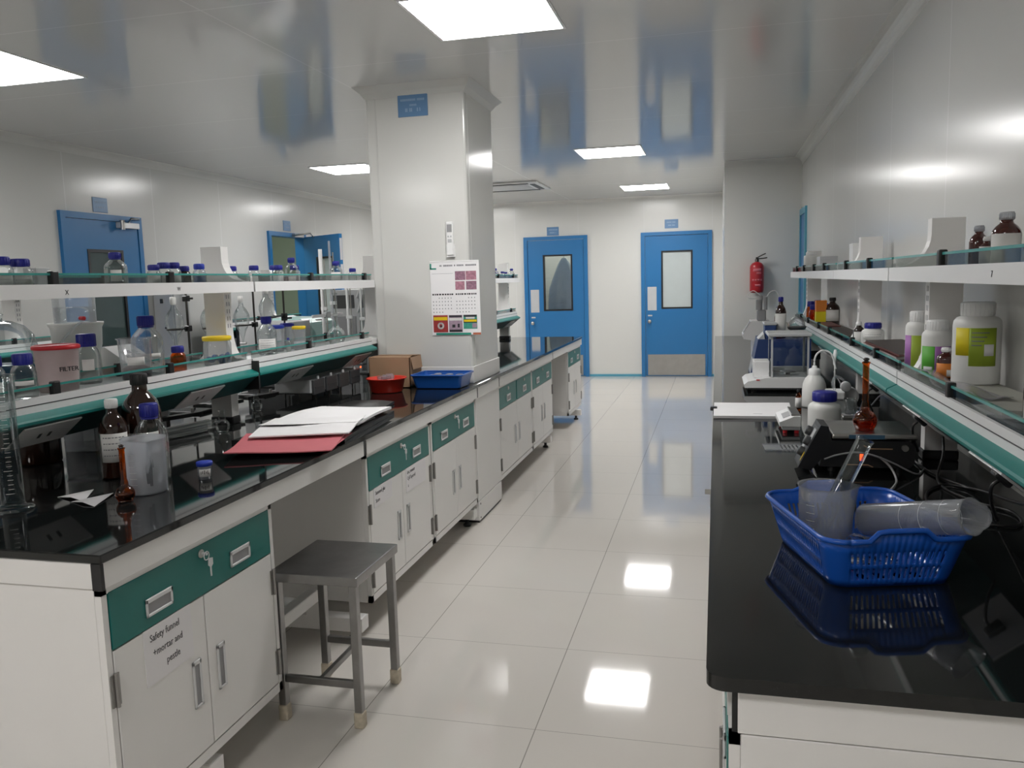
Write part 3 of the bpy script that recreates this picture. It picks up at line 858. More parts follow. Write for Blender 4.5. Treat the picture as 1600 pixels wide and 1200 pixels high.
def bottle(name, label, cat, x, y, z, r, h, style='media', body='glass', capm='capblue', group=None, lab=None, labm='lab', liquid=None, liqm='bluel', mark=None, half=1.0, off=0.0, parent_rz=0.0):
    """lab = (z0, z1) fractions of the height for a wrapped label facing the aisle."""
    t = thing(name, label, cat, (x, y, z), 0, group)
    prof, cr, cz = PROF[style](r, h)
    if body in ('glass', 'amberg', 'pp', 'ppc'):
        inner = [(max(q - .0022, 0), w + .002) for q, w in prof]
    obj('body', MB().lathe([(q, w * 1.0) for q, w in prof], n=32), body, t)
    cb = MB()
    z0, z1 = h * cz, h
    cb.lathe([(cr * .86, z0), (cr * .98, z0), (cr, z0 + .002), (cr, z1 - .003), (cr * .92, z1), (0, z1)], n=30)
    for k in range(22):
        a = 2 * PI * k / 22
        cb.lathe([(0, z0 + .002), (.0011, z0 + .002), (.0011, z1 - .004), (0, z1 - .004)], (cr * math.cos(a), cr * math.sin(a), 0), 5)
    obj('cap', cb, capm, t)
    if style == 'media':
        obj('pour_ring', MB().lathe([(r * .43, h * .80), (r * .50, h * .803), (r * .50, h * .822), (r * .43, h * .825)], n=24), capm, t)
    if liquid:
        rr = r - .0035
        obj('contents', MB().lathe([(0, .006), (rr * .93, .006), (rr, .012), (rr, h * liquid), (0, h * liquid)], n=28), liqm, t)
    if lab:
        a = toward(x, y) + off
        w = .95 * half
        lo = obj('label', MB().arc(r + .0004, h * lab[0], h * lab[1], a - w, a + w), labm, t)
        if mark:
            ink = MB()
            rnd = random.Random(int(x * 997) + int(y * 631))
            for zi in range(mark):
                zz = h * (lab[1] - (lab[1] - lab[0]) * (zi + .75) / (mark + .8))
                aa = a - w * .75
                while aa < a + w * .7:
                    d = rnd.uniform(.05, .2)
                    ink.arc(r + .0011, zz, zz + h * .012, aa, min(aa + d, a + w * .75), n=3, th=.0002)
                    aa += d + .06
            obj('print', ink, 'inkgrey', lo)
    return t

G_UP = 'blue capped bottles on the upper tray of the island shelf'
G_LO = 'bottles on the lower tray of the island shelf'
G_CT = 'bottles on the island worktop'
zu, zt, zc = 1.4665, 1.1255, ZW + .0005
# upper tray of the island
def up(y, r, h, label, x=-2.06, **k):
    return bottle('reagent_bottle', label, 'bottle', x, y, zu, r, h, k.pop('style', 'wide' if h < .1 else 'media'), group=G_UP, **k)
up(2.035, .034, .098, 'blue capped clear bottle with dark markings cut by the picture edge, upper tray', lab=(.08, .5), mark=3, labm='lab')
up(2.108, .034, .093, 'blue capped clear bottle with dark markings beside the small white box, upper tray', lab=(.08, .5), mark=3)
up(2.522, .038, .123, 'lone clear bottle on a black base in front of the blue wall door, upper tray', liquid=.14, liqm='black', lab=(.18, .5), half=.5)
up(2.725, .026, .083, 'first bottle of the row on the upper tray, white label, after the lone bottle', lab=(.06, .52))
up(2.785, .029, .092, 'second bottle of that row on the upper tray, wider blue cap', lab=(.06, .52))
up(2.848, .027, .093, 'third bottle of that row, standing beside the dark bottle on the upper tray', lab=(.06, .5))
up(2.910, .025, .080, 'small dark bottle with blue cap on the upper tray', body='amberd')
up(3.010, .027, .090, 'bottle half filled with bright blue liquid on the upper tray', capm='capblue2', liquid=.45)
up(3.36, .024, .086, 'clear bottle partly hidden by the shelf post flare on the upper tray', x=-2.13, lab=(.06, .5))
up(3.425, .027, .088, 'clear bottle right beside the seam of the upper trays', lab=(.06, .45), half=.7)
up(3.64, .029, .092, 'front bottle of the cluster of four before the open doorway', lab=(.05, .55))
up(3.715, .028, .094, 'bottle tucked behind in the cluster of four before the open doorway', x=-2.12, lab=(.05, .55))
up(3.775, .032, .130, 'tallest bottle in the cluster of four before the open doorway', lab=(.05, .28), half=.6)
up(3.86, .029, .095, 'end bottle in the cluster of four before the open doorway', x=-2.09, lab=(.05, .55))
up(4.27, .031, .120, 'front one of two taller clear bottles near the burettes, upper tray', lab=(.06, .5))
up(4.345, .031, .124, 'rear one of two taller clear bottles near the burettes, upper tray', x=-2.09, lab=(.06, .5))
up(4.49, .025, .084, 'small clear bottle at the column end of the upper tray')
for i, (y, x, h) in enumerate(((7.78, -2.08, .11), (7.90, -2.04, .08), (7.99, -2.12, .08), (8.08, -2.05, .075), (8.18, -2.10, .08), (8.24, -2.03, .11))):
    bottle('reagent_bottle', 'small blue capped bottle on the far end of the island shelf beyond the column', 'bottle', x, y, zu, .030, h, 'media', group='bottles beyond the column', lab=(.08, .5))
t = thing('small_box', 'small white carton beside the edge bottles on the upper tray', 'box', (-2.10, 2.21, zu))
obj('carton', MB().box(-.024, .024, -.028, .028, 0, .066, .001), 'lgrey', t); obj('flap', MB().box(-.0245, .0245, -.028, .028, .0655, .067), 'white', t)
t = thing('yellow_stopper', 'tiny yellow stopper lying among the cluster of four bottles', 'stopper', (-2.025, 3.705, zu))
obj('plug', MB().lathe([(0, 0), (.009, .001), (.008, .014), (0, .015)], n=14), 'yellow', t); obj('flange', MB().lathe([(.009, .0), (.013, .001), (.012, .004), (.009, .005)], n=14), 'yellow', t)

# lower tray of the island
def low(x, y, r, h, label, **k):
    return bottle(k.pop('name', 'reagent_bottle'), label, k.pop('cat', 'bottle'), x, y, zt, r, h, k.pop('style', 'media'), group=k.pop('group', G_LO), **k)
low(-2.165, 2.068, .036, .143, 'blue capped clear bottle cut by the picture edge on the lower tray', lab=(.10, .42), half=.8, mark=3, style='wide')
low(-2.130, 2.150, .037, .142, 'blue capped clear bottle next to the red lidded tub on the lower tray', lab=(.30, .40), half=.8, style='wide')
low(-2.205, 2.515, .042, .180, 'clear bottle with a paper label just behind the red lidded tub', lab=(.28, .5), half=.5, style='wide')
low(-2.175, 2.803, .059, .230, 'large clear bottle with dark blue cap behind the plastic tub', lab=(.30, .37), half=.9, mark=0)
low(-2.105, 2.892, .031, .104, 'small amber bottle with blue cap behind the glass rail', body='amberl', style='wide')
low(-2.150, 3.655, .047, .186, 'large clear bottle with dark blue cap just past the shelf seam', lab=(.12, .42), half=1.0, mark=4)
low(-2.075, 3.725, .012, .075, 'tiny blue capped vial between the large bottle and the jars', lab=(.1, .45), style='slim')
low(-2.185, 3.81, .036, .135, 'milky jar with mid blue lid behind the tiny vial', style='pot', body='ppc', capm='capblue2')
low(-2.205, 3.955, .034, .138, 'milky jar with dark blue lid in the middle of the jars', style='pot', body='ppc')
low(-2.105, 3.895, .033, .125, 'milky square shouldered jar with small yellow lid', style='pot', body='ppc', capm='yellow', liquid=.35, liqm='paper')
t = thing('red_lid_tub', 'translucent white tub with red lid marked FILTER on the lower tray', 'tub', (-2.155, 2.318, zt))
obj('bucket', MB().lathe([(0, .002), (.056, .002), (.058, 0), (.060, .004), (.068, .138), (.071, .141), (.071, .145)], n=40), 'tub', t)
obj('lid', MB().lathe([(.066, .140), (.0735, .142), (.0745, .150), (.071, .155), (.066, .157), (.064, .153), (0, .153)], n=40), 'red', t)
a = toward(-2.155, 2.318)
ex = Vector((-math.sin(a + .35), math.cos(a + .35), 0))
text('lettering', 'FILTER', .021, 'ink', Vector((math.cos(a + .35), math.sin(a + .35), 0)) * .0668 + Vector((0, 0, .070)) - ex * .020, ex, (0, 0, 1), t, w=False, depth=.0015)
t = thing('clear_tub', 'open clear plastic tub with dark granules and a paper label', 'tub', (-2.115, 2.655, zt))
obj('bucket', MB().lathe([(0, .002), (.048, .002), (.050, 0), (.0515, .004), (.059, .148), (.064, .150), (.064, .154), (.058, .154)], n=36), 'ppc', t)
obj('granules', MB().lathe([(0, .004), (.048, .004), (.0515, .040), (.035, .047), (.02, .043), (0, .049)], n=28), 'soil', t)
a = toward(-2.115, 2.655)
obj('label', MB().arc(.0558, .055, .085, a - .55, a + .55), 'lab', t)
t = thing('yellow_lid_jar', 'clear plastic jar of small glass stoppers with yellow lid before the shelf post', 'jar', (-2.095, 3.150, zt))
obj('jar_body', MB().lathe([(0, .002), (.052, .002), (.056, .0), (.058, .006), (.058, .095), (.053, .104), (.053, .112)], n=36), 'ppc', t)
obj('lid', MB().lathe([(.052, .106), (.060, .107), (.061, .121), (.057, .125), (0, .125)], n=36), 'yellow', t)
sb = MB()
for k in range(9):
    a, r = k * 2.4, .012 + .004 * k
    sb.lathe([(0, -.010), (.006, -.009), (.008, .002), (.012, .006), (.012, .012), (0, .014)], (r * math.cos(a), r * math.sin(a), .014 + .012 * (k % 3)), 10, mtx=Matrix.Rotation(k * .9, 3, 'X'))
so = obj('stopper_heap', sb, 'bluel', t); so['kind'] = 'stuff'

def volumetric(name, label, x, y, z, R, h, body, liq=None, stop=None, stopm=None, group=None, neck=.26):
    t = thing(name, label, 'flask', (x, y, z), 0, group)
    n = R * neck
    prof = [(0, .003), (R * .62, .002), (R * .72, 0), (R * .78, .004)]
    for k in range(1, 11):
        a = -PI * .30 + (PI * .30 + PI * .36) * k / 10
        prof.append((R * math.cos(a), R * .82 + R * math.sin(a)))
    zb = prof[-1][1]
    prof += [(n * 1.35, zb + R * .38), (n, zb + R * .75), (n, h * .93), (n * 1.3, h * .95), (n * 1.3, h * .965), (n, h * .97)]
    obj('body', MB().lathe(prof, n=32), body, t)
    if liq:
        lp = [(max(q - .0025, 0), w + .002) for q, w in prof if w < R * 1.05]
        obj('contents', MB().lathe(lp + [(0, lp[-1][1])], n=28), liq, t)
    if stop:
        obj('stopper', MB().lathe([(0, h * .95), (n * .8, h * .95), (n * .9, h * .975), (n * .55, h * .98), (n * .9, h * .995), (n * .95, h * 1.01), (n * .5, h * 1.025), (0, h * 1.027)], n=20), stopm, t)
    return t
volumetric('volumetric_flask', 'tall clear volumetric flask with long neck near the column end', -2.10, 4.315, zt, .052, .295, 'glass')
volumetric('volumetric_flask', 'small clear flask on the tray beside the mint coloured instrument', -2.13, 4.075, zt, .019, .155, 'glass')

# ------------------------------------------------------------ island worktop, aisle side
t = thing('measuring_cylinder', 'tall clear glass measuring cylinder at the near end of the island', 'measuring cylinder', (-1.925, 1.862, zc))
obj('barrel', MB().lathe([(0, .016), (.029, .016), (.030, .02), (.030, .372), (.036, .380), (.034, .382), (.027, .372), (.027, .02), (0, .019)], n=32), 'glass', t)
obj('foot', MB().lathe([(0, 0), (.052, 0), (.054, .004), (.050, .009), (.034, .013), (.030, .018), (0, .018)], n=36), 'glass', t)
sb = MB()
a = toward(-1.925, 1.862)
for k in range(24):
    sb.arc(.0303, .05 + k * .013, .051 + k * .013, a - (.5 if k % 5 == 0 else .25), a + .2, n=4, th=.0002)
obj('scale_marks', sb, 'white', t)
bottle('reagent_bottle', 'dark amber bottle pushed under the shelf behind the first socket plate', 'bottle', -2.36, 2.42, zc, .070, .20, 'winch', 'amberd', 'black', G_CT)
bottle('reagent_bottle', 'largest amber bottle with black cap behind the beaker', 'bottle', -1.90, 2.39, zc, .063, .325, 'winch', 'amberd', 'black', G_CT, lab=(.06, .40), half=.9, mark=5)
bottle('reagent_bottle', 'amber bottle with white cap and handwritten white label', 'bottle', -1.905, 2.256, zc, .045, .258, 'winch', 'amberd', 'white', G_CT, lab=(.22, .58), half=1.1, mark=4)
bottle('reagent_bottle', 'clear bottle with blue cap right behind the milky beaker', 'bottle', -1.757, 2.245, zc, .053, .246, 'media', 'glass', 'capblue', G_CT)
t = thing('plastic_box', 'clear plastic container pushed under the shelf behind the amber bottles', 'container', (-2.36, 2.66, zc), .2)
b = MB()
for x0, x1, y0, y1, z0, z1 in ((-.06, .06, -.06, .06, 0, .003), (-.06, .06, -.06, -.057, 0, .115), (-.06, .06, .057, .06, 0, .115), (-.06, -.057, -.06, .06, 0, .115), (.057, .06, -.06, .06, 0, .115)): b.box(x0, x1, y0, y1, z0, z1)
obj('box_body', b, 'ppc', t); obj('rim', MB().box(-.064, .064, -.064, -.058, .110, .117).box(-.064, .064, .058, .064, .110, .117).box(-.064, -.058, -.058, .058, .110, .117).box(.058, .064, -.058, .058, .110, .117), 'pp', t)

def beaker(name, label, x, y, z, r, h, mat, ang, th=.002, flare=1.03):
    t = thing(name, label, 'beaker', (x, y, z))
    b = MB()
    n = 44
    prof = [(0, .002), (r * .86, .002), (r * .93, 0), (r * .965, .006), (r * .99, h * .5), (r, h * .955), (r * flare, h * .985), (r * (flare + .02), h), (r * .985, h * .985), (r * .97, h * .9), (r * .955, .008), (0, .005)]
    b.lathe(prof, n=n)
    for v in b.bm.verts:                     # pour spout
        if v.co.z > h * .82:
            a = math.atan2(v.co.y, v.co.x) - ang
            a = (a + PI) % (2 * PI) - PI
            k = math.exp(-(a / .20) ** 2) * ((v.co.z - h * .82) / (h * .18))
            q = Vector((math.cos(ang), math.sin(ang), 0))
            v.co += q * r * .26 * k
    obj('wall', b, mat, t, True)
    sm = MB()
    a = toward(x, y) - .5
    for k in range(6): sm.arc(r * .995 + .0006, h * (.2 + .11 * k), h * (.2 + .11 * k) + .0012, a - .25, a + .1, n=4, th=.0002)
    obj('scale_marks', sm, 'inkgrey' if mat == 'glass' else 'lgrey', t)
    return t
beaker('plastic_beaker', 'milky plastic beaker on the island worktop in front of the bottles', -1.671, 2.098, zc, .062, .165, 'pp', toward(-1.67, 2.1) + .15)
volumetric('volumetric_flask', 'small dark amber flask with stopper next to the milky beaker', -1.655, 1.985, zc, .027, .163, 'amberg', 'amberd', True, 'amberd', neck=.30)
t = thing('sample_cup', 'tiny clear sample cup with blue lid on the island worktop', 'cup', (-1.588, 2.271, zc))
obj('cup_body', MB().lathe([(0, .001), (.019, .001), (.020, 0), (.022, .044), (.022, .046)], n=28), 'pp', t)
obj('lid', MB().lathe([(.021, .043), (.0255, .043), (.0255, .054), (.024, .056), (0, .056)], n=28), 'capblue2', t)
a = toward(-1.588, 2.271)
lo = obj('label', MB().arc(.0213, .010, .034, a - .9, a + .9), 'lab', t)
ink = MB()
for k in range(5): ink.arc(.0222, .018 + .002 * (k % 2), .027 + .002 * (k % 3), a - .6 + k * .24, a - .5 + k * .24, n=2, th=.0002)
obj('print', ink, 'ink', lo)
for i, (p, q, r, lb) in enumerate((((-1.90, 1.995), (-1.780, 1.965), (-1.845, 2.080), 'folded white filter paper nearest the measuring cylinder'), ((-1.815, 1.955), (-1.705, 1.918), (-1.750, 2.050), 'middle one of three folded white filter papers'), ((-1.735, 2.035), (-1.690, 2.000), (-1.748, 2.115), 'folded white filter paper behind the small amber flask'))):
    t = thing('filter_paper', lb, 'paper', ((p[0] + q[0] + r[0]) / 3, (p[1] + q[1] + r[1]) / 3, zc), 0, 'folded filter papers')
    P = [Vector((*v, zc)) for v in (p, q, r)]
    mid = (P[0] + P[1]) / 2 + Vector((0, 0, .006))
    b = MB()
    for k in (0, 1):
        T = [P[0], mid, P[2] + Vector((0, 0, .004))] if k == 0 else [mid, P[1], P[2] + Vector((0, 0, .004))]
        b.poly([v + Vector((0, 0, .0012)) for v in T], (0, 0, -.001))
    obj('sheet', b, 'paper', t, w=True)

def flatquad(P, z, th, bump=0.0, seed=1, n=8):
    """Thin slab over a quadrilateral P (4 xy points, in order), its surface softly wavy."""
    rnd = random.Random(seed)
    ph = [rnd.uniform(0, 6) for _ in range(4)]
    Q = [Vector((*p, 0)) for p in P]
    def fn(u, v):
        p = (Q[0] * (1 - u) + Q[1] * u) * (1 - v) + (Q[3] * (1 - u) + Q[2] * u) * v
        w = bump * (.5 + .5 * math.sin(5 * u + ph[0])) * (.5 + .5 * math.sin(4 * v + ph[1]))
        return (p.x, p.y, z + th + w)
    return MB().grid(fn, n, n, th)
def papers(name, label, cat, P, z, th, mat, bump=0, seed=1, group=None, part='sheets'):
    cx = sum(p[0] for p in P) / 4; cy = sum(p[1] for p in P) / 4
    t = thing(name, label, cat, (cx, cy, z), 0, group)
    obj(part, flatquad(P, z, th, bump, seed), mat, t, w=True)
    return t
bq = [(-1.83, 2.80), (-1.40, 2.90), (-1.46, 3.56), (-1.83, 3.52)]
t = papers('ring_binder', 'black file lying under the white papers on the island', 'binder', bq, zc, .016, 'black', part='cover')
obj('clip', MB().box(-1.50, -1.46, 3.20, 3.34, zc + .016, zc + .024, .002), 'steel', t, w=True)
t = papers('card_folder', 'coral red card folder jutting over the worktop edge', 'folder', [(-1.69, 2.53), (-1.325, 2.635), (-1.425, 2.97), (-1.80, 2.86)], zc + .0175, .004, 'pink', .012, 3, part='cover')
obj('back_cover', flatquad([(-1.66, 2.66), (-1.36, 2.74), (-1.41, 3.00), (-1.74, 2.90)], zc + .0165, .0006), 'pink', t, w=True)
papers('paper_stack', 'stack of white papers lying on the red folder', 'papers', [(-1.73, 2.76), (-1.375, 2.885), (-1.43, 3.12), (-1.82, 3.02)], zc + .034, .005, 'paper', .012, 5)
papers('paper_stack', 'larger loose stack of white papers on the black file', 'papers', [(-1.81, 3.02), (-1.43, 3.09), (-1.46, 3.53), (-1.80, 3.50)], zc + .026, .011, 'paper', .016, 8)
papers('paper_sheet', 'crumpled white sheet slipped between the two paper stacks', 'paper', [(-1.80, 2.95), (-1.42, 3.05), (-1.44, 3.20), (-1.81, 3.10)], zc + .048, .001, 'paper', .006, 11)
t = papers('document_wallet', 'shiny black document wallet beyond the papers, before the red basket', 'folder', [(-1.84, 3.62), (-1.55, 3.62), (-1.58, 3.86), (-1.82, 3.90)], zc, .012, 'black', .008, 6, part='cover')
obj('spine_bar', MB().box(-1.84, -1.575, 3.595, 3.615, zc, zc + .014, .003), 'dgrey', t, w=True)

def frustum_basket(t, W0, L0, W1, L1, h, r, mat, slots=0, rimw=.010, lift=0.0, base_open=True, name='tub'):
    """Rounded rectangular open tray: flared wall with rows of slots, thick rim."""
    def loop(W, L, z, k=6):
        pts = []
        for sx, sy, a0 in ((1, 1, 0), (-1, 1, PI / 2), (-1, -1, PI), (1, -1, 1.5 * PI)):
            for i in range(k + 1):
                a = a0 + PI / 2 * i / k
                pts.append(Vector((sx * (W / 2 - r) + r * math.cos(a), sy * (L / 2 - r) + r * math.sin(a), z)))
        return pts
    b = MB()
    prof = [(W0 - .03, L0 - .03, .003), (W0 - .006, L0 - .006, .0025), (W0, L0, .006), (W1, L1, h)]
    LO = [[b.bm.verts.new(p) for p in loop(*q)] for q in prof]
    b.bm.faces.new(LO[0])
    n = len(LO[0])
    for A, B in zip(LO, LO[1:]):
        for i in range(n): b.bm.faces.new((A[i], A[(i + 1) % n], B[(i + 1) % n], B[i]))
    return b, loop
t = thing('red_basket', 'small red plastic basket in front of the cardboard box', 'basket', (-1.805, 4.31, zc))
b = MB()
b.lathe([(0, .003), (.080, .003), (.084, 0), (.088, .006), (.104, .072), (.114, .076), (.115, .081), (.103, .080), (.086, .010), (0, .006)], n=40)
obj('bowl', b, 'redb', t)
b = MB()
for k in range(7): b.box(-.03 + .008 * k, .02 + .006 * k, -.05 + .015 * k, -.02 + .013 * k, .066 + .005 * (k % 3), .088 + .005 * (k % 3), .004, rot=Matrix.Rotation(.35 * (k - 3), 3, 'Z'))
o = obj('wrapped_contents', b, 'poly', t)
t = thing('cardboard_box', 'brown cardboard box against the column', 'box', (-1.855, 4.575, zc))
b = MB()
w, d, h = .128, .095, .175
for x0, x1, y0, y1, z0, z1 in ((-w, w, -d, d, 0, .004), (-w, w, -d, -d + .004, 0, h), (-w, w, d - .004, d, 0, h), (-w, -w + .004, -d, d, 0, h), (w - .004, w, -d, d, 0, h)): b.box(x0, x1, y0, y1, z0, z1)
obj('carton', b, 'card', t)
obj('top_flap', MB().poly([(-w, -d, h), (w, -d, h), (w - .01, -d + .07, h + .004), (-w + .01, -d + .07, h + .004)], (0, 0, .003)), 'card', t)
obj('top_flap', MB().poly([(-w, d, h), (w, d, h), (w - .01, d - .08, h + .004), (-w + .01, d - .08, h + .004)], (0, 0, .003)), 'card', t)
obj('side_flap', MB().poly([(w, -d + .01, h), (w, d - .01, h), (w + .012, d - .02, h - .07), (w + .012, -d + .02, h - .07)], (.003, 0, 0)), 'card', t)
t = thing('blue_tray', 'blue plastic tray with wrapped items beside the column', 'tray', (-1.548, 4.535, zc))
b, loop = frustum_basket(t, .27, .20, .305, .235, .078, .02, 'bluet')
obj('tub', b, 'bluet', t)
rl = loop(.310, .240, .078)
obj('rim', MB().tube(rl + [rl[0]], .005, 6, 1), 'bluet', t)
b = MB()
for k in range(8): b.box(-.10 + .025 * k, -.06 + .025 * k, -.06 + .02 * (k % 4), -.01 + .02 * (k % 4), .03, .066 + .006 * (k % 3), .006)
obj('wrapped_contents', b, 'poly', t)

# white instrument rack on legs under the second shelf unit
t = thing('instrument_rack', 'white rack with four dark panels on thin legs under the shelf', 'instrument', (-2.10, 4.15, zc))
obj('rack_body', MB().box(-2.27, -2.06, 3.90, 4.51, .895, .965, .004), 'lgrey', t, w=True)
for k in range(4):
    y = 3.91 + .152 * k
    p = obj('dark_panel', MB().box(-2.06, -2.045, y, y + .125, .885, .965, .004).box(-2.045, -2.043, y + .01, y + .115, .922, .926), 'dgrey', t, w=True)
    obj('screw_knob', MB().rod((-2.052, y + .06, .965), (-2.052, y + .06, .982), .007), 'white', p, w=True)
    for x in (-2.07, -2.25): obj('leg', MB().rod((x, y + .062, ZW), (x, y + .062, .895), .004), 'dark', t, w=True)
obj('indicator', MB().box(-2.046, -2.042, 4.495, 4.505, .966, .976), 'led', t, w=True)

# ------------------------------------------------------------ wall bench: the basket and its contents
zr = ZR + .0005
BX, BY, BR = .308, 1.902, math.radians(15)
t = thing('blue_basket', 'slotted blue plastic basket on the black wall worktop, full of plastic vessels', 'basket', (BX, BY, zr), BR)
W0, L0, W1, L1, H = .245, .325, .298, .392, .105
def bwall(s, z):
    """Point on the basket wall: s runs round the perimeter 0..1, z height."""
    f = z / H
    W, L = W0 + (W1 - W0) * f, L0 + (L1 - L0) * f
    r = .035 + .01 * f
    a, c = W - 2 * r, L - 2 * r
    q = PI / 2 * r
    tot = 2 * a + 2 * c + 4 * q
    d = (s % 1) * tot
    segs = [(a, 0), (q, 1), (c, 2), (q, 3), (a, 4), (q, 5), (c, 6), (q, 7)]
    for ln, k in segs:
        if d <= ln: break
        d -= ln
    x, y = W / 2 - r, L / 2 - r
    if k == 0: return (-x + d, -y - r)
    if k == 1: an = -PI / 2 + d / r; return (x + r * math.cos(an), -y + r * math.sin(an))
    if k == 2: return (x + r, -y + d)
    if k == 3: an = d / r; return (x + r * math.cos(an), y + r * math.sin(an))
    if k == 4: return (x - d, y + r)
    if k == 5: an = PI / 2 + d / r; return (-x + r * math.cos(an), y + r * math.sin(an))
    if k == 6: return (-x - r, y - d)
    an = PI + d / r; return (-x + r * math.cos(an), -y + r * math.sin(an))
N = 212
zs = [.0, .016, .042, .050, .078, H]
def perim(i, z, lift):
    x, y = bwall(i / N, z)
    return Vector((x, y, z + lift))
def lift(i, z):
    # raised grips in the middle of the two short sides
    s = (i / N) % 1
    out = 0
    for c in (.079, .579):
        d = abs(((s - c + .5) % 1) - .5)
        k = max(0, min(1, (.052 - d) / .020))
        out = max(out, k * k * (3 - 2 * k))
    return out * .020 * max(0, (z - .078) / (H - .078))
b = MB()
rows = [[b.bm.verts.new(perim(i, z, lift(i, z))) for i in range(N)] for z in zs]
def flatside(i):
    x, y = bwall((i + .5) / N, .05)
    return not (abs(x) > W0 / 2 - .026 and abs(y) > L0 / 2 - .026)
for j in range(len(zs) - 1):
    for i in range(N):
        slot = j in (1, 3) and i % 2 == 0 and flatside(i)
        if slot: continue
        b.bm.faces.new((rows[j][i], rows[j][(i + 1) % N], rows[j + 1][(i + 1) % N], rows[j + 1][i]))
# floor of the basket with drainage slots
K = 12
def fl(u, v):
    return Vector(((u - .5) * (W0 - .02), (v - .5) * (L0 - .02), .004))
FV = [[b.bm.verts.new(fl(i / K, j / 18)) for j in range(19)] for i in range(K + 1)]
for i in range(K):
    for j in range(18):
        if i % 2 == 1 and 0 < i < K - 1 and j % 3 != 0: continue
        b.bm.faces.new((FV[i][j], FV[i + 1][j], FV[i + 1][j + 1], FV[i][j + 1]))
inner = [[b.bm.verts.new(Vector((v.co.x * .93, v.co.y * .95, .003))) for v in rows[0]]]
for i in range(N): b.bm.faces.new((rows[0][i], inner[0][i], inner[0][(i + 1) % N], rows[0][(i + 1) % N]))
bo = obj('basket_wall', b, 'blueb', t)
so = bo.modifiers.new('thick', 'SOLIDIFY'); so.thickness = .0026; so.offset = 0
bo.data.polygons.foreach_set('use_smooth', [True] * len(bo.data.polygons))
rim = [perim(i, H, lift(i, H)) for i in range(0, N, 3)]
obj('rim', MB().tube([p * 1.0 + Vector((p.x, p.y, 0)).normalized() * .004 for p in rim] + [rim[0] + Vector((rim[0].x, rim[0].y, 0)).normalized() * .004], .0058, 8, 1), 'blueb', t)
fb = MB()
for x in (-.09, .09):
    for y in (-.12, .12): fb.cyl(.008, -.0, .006, (x, y, 0), 12)
obj('feet', fb, 'blueb', t)
Bm = Matrix.Translation((BX, BY, zr)) @ Matrix.Rotation(BR, 4, 'Z')
def inb(x, y, z): return Bm @ Vector((x, y, z))
p = inb(-.062, .035, .0075)
beaker('plastic_beaker', 'hazy plastic beaker standing in the blue basket', p.x, p.y, p.z, .058, .155, 'ppc', BR - .25)
def tilted(a, bq):
    a, bq = Vector(a), Vector(bq)
    return (bq - a).to_track_quat('Z', 'Y').to_matrix(), (bq - a).length
A, B = Vector((.325, 1.932, .897)), Vector((.489, 1.742, .966))
mt, ln = tilted(A, B)
t = thing('plastic_cylinder', 'hazy plastic measuring cylinder lying across the basket, mouth sticking out', 'measuring cylinder', A)
b = MB()
b.lathe([(0, 0), (.034, 0), (.0355, .003), (.0355, ln - .01), (.038, ln), (.0365, ln), (.0335, ln - .01), (.0335, .004), (0, .003)], (0, 0, 0), 40, mtx=mt)
ax = mt @ Vector((0, 0, 1))
for v in b.bm.verts:
    q = v.co
    hgt = q.dot(ax)
    if hgt > ln - .012:
        rad = (q - ax * hgt)
        k = max(0, (rad.normalized().dot((Vector((.9, -.1, .1)) - ax * Vector((.9, -.1, .1)).dot(ax)).normalized()) - .72) / .28)
        v.co += rad.normalized() * .012 * k + ax * .006 * k
obj('barrel', b, 'ppc', t, True)
sm = MB()
for k in range(3):
    c = ax * (ln * (.45 + .18 * k))
    sm.lathe([(.0357, -.0004), (.0358, 0), (.0357, .0004)], c, 40, mtx=mt)
obj('scale_marks', sm, 'lgrey', t)
A, B = Vector((.208, 1.897, .838)), Vector((.330, 1.99, 1.068))
mt, ln = tilted(A, B)
t = thing('glass_cylinder', 'wet clear glass tube leaning out of the beaker towards the hotplate', 'glass tube', A)
obj('barrel', MB().lathe([(0, 0), (.016, 0), (.0185, .004), (.0185, ln - .006), (.021, ln), (.0195, ln), (.0165, ln - .006), (.0165, .004), (0, .003)], (0, 0, 0), 32, mtx=mt), 'glass', t)
db = MB()
rnd = random.Random(4)
for k in range(70):
    a, z = rnd.uniform(0, 6.28), rnd.uniform(.09, ln - .01)
    v = mt @ Vector((.0188 * math.cos(a), .0188 * math.sin(a), z))
    db.lathe([(0, -.001), (.0016, 0), (0, .001)], v, 6, mtx=mt)
o = obj('droplets', db, 'glass', t); o['kind'] = 'stuff'
A, B = inb(-.045, .02, .06), inb(-.012, .03, .168)
mt, ln = tilted(A, B)
t = thing('glass_funnel', 'small clear glass funnel mouth peeping over the beaker rim', 'funnel', A)
obj('cone', MB().lathe([(.004, 0), (.004, ln * .55), (.022, ln), (.021, ln), (.003, ln * .56)], (0, 0, 0), 28, mtx=mt), 'glass', t)
A, B = inb(-.055, -.105, .060), inb(.03, -.075, .035)
mt, ln = tilted(A, B)
t = thing('glass_beaker', 'small clear glass beaker lying on its side at the front of the basket', 'beaker', A)
obj('wall', MB().lathe([(.031, 0), (.029, .003), (.0285, ln - .006), (.024, ln), (0, ln)], (0, 0, 0), 30, mtx=mt), 'glass', t)
obj('rim', MB().lathe([(.029, 0), (.032, -.001), (.032, .002), (.029, .003)], (0, 0, 0), 30, mtx=mt), 'glass', t)

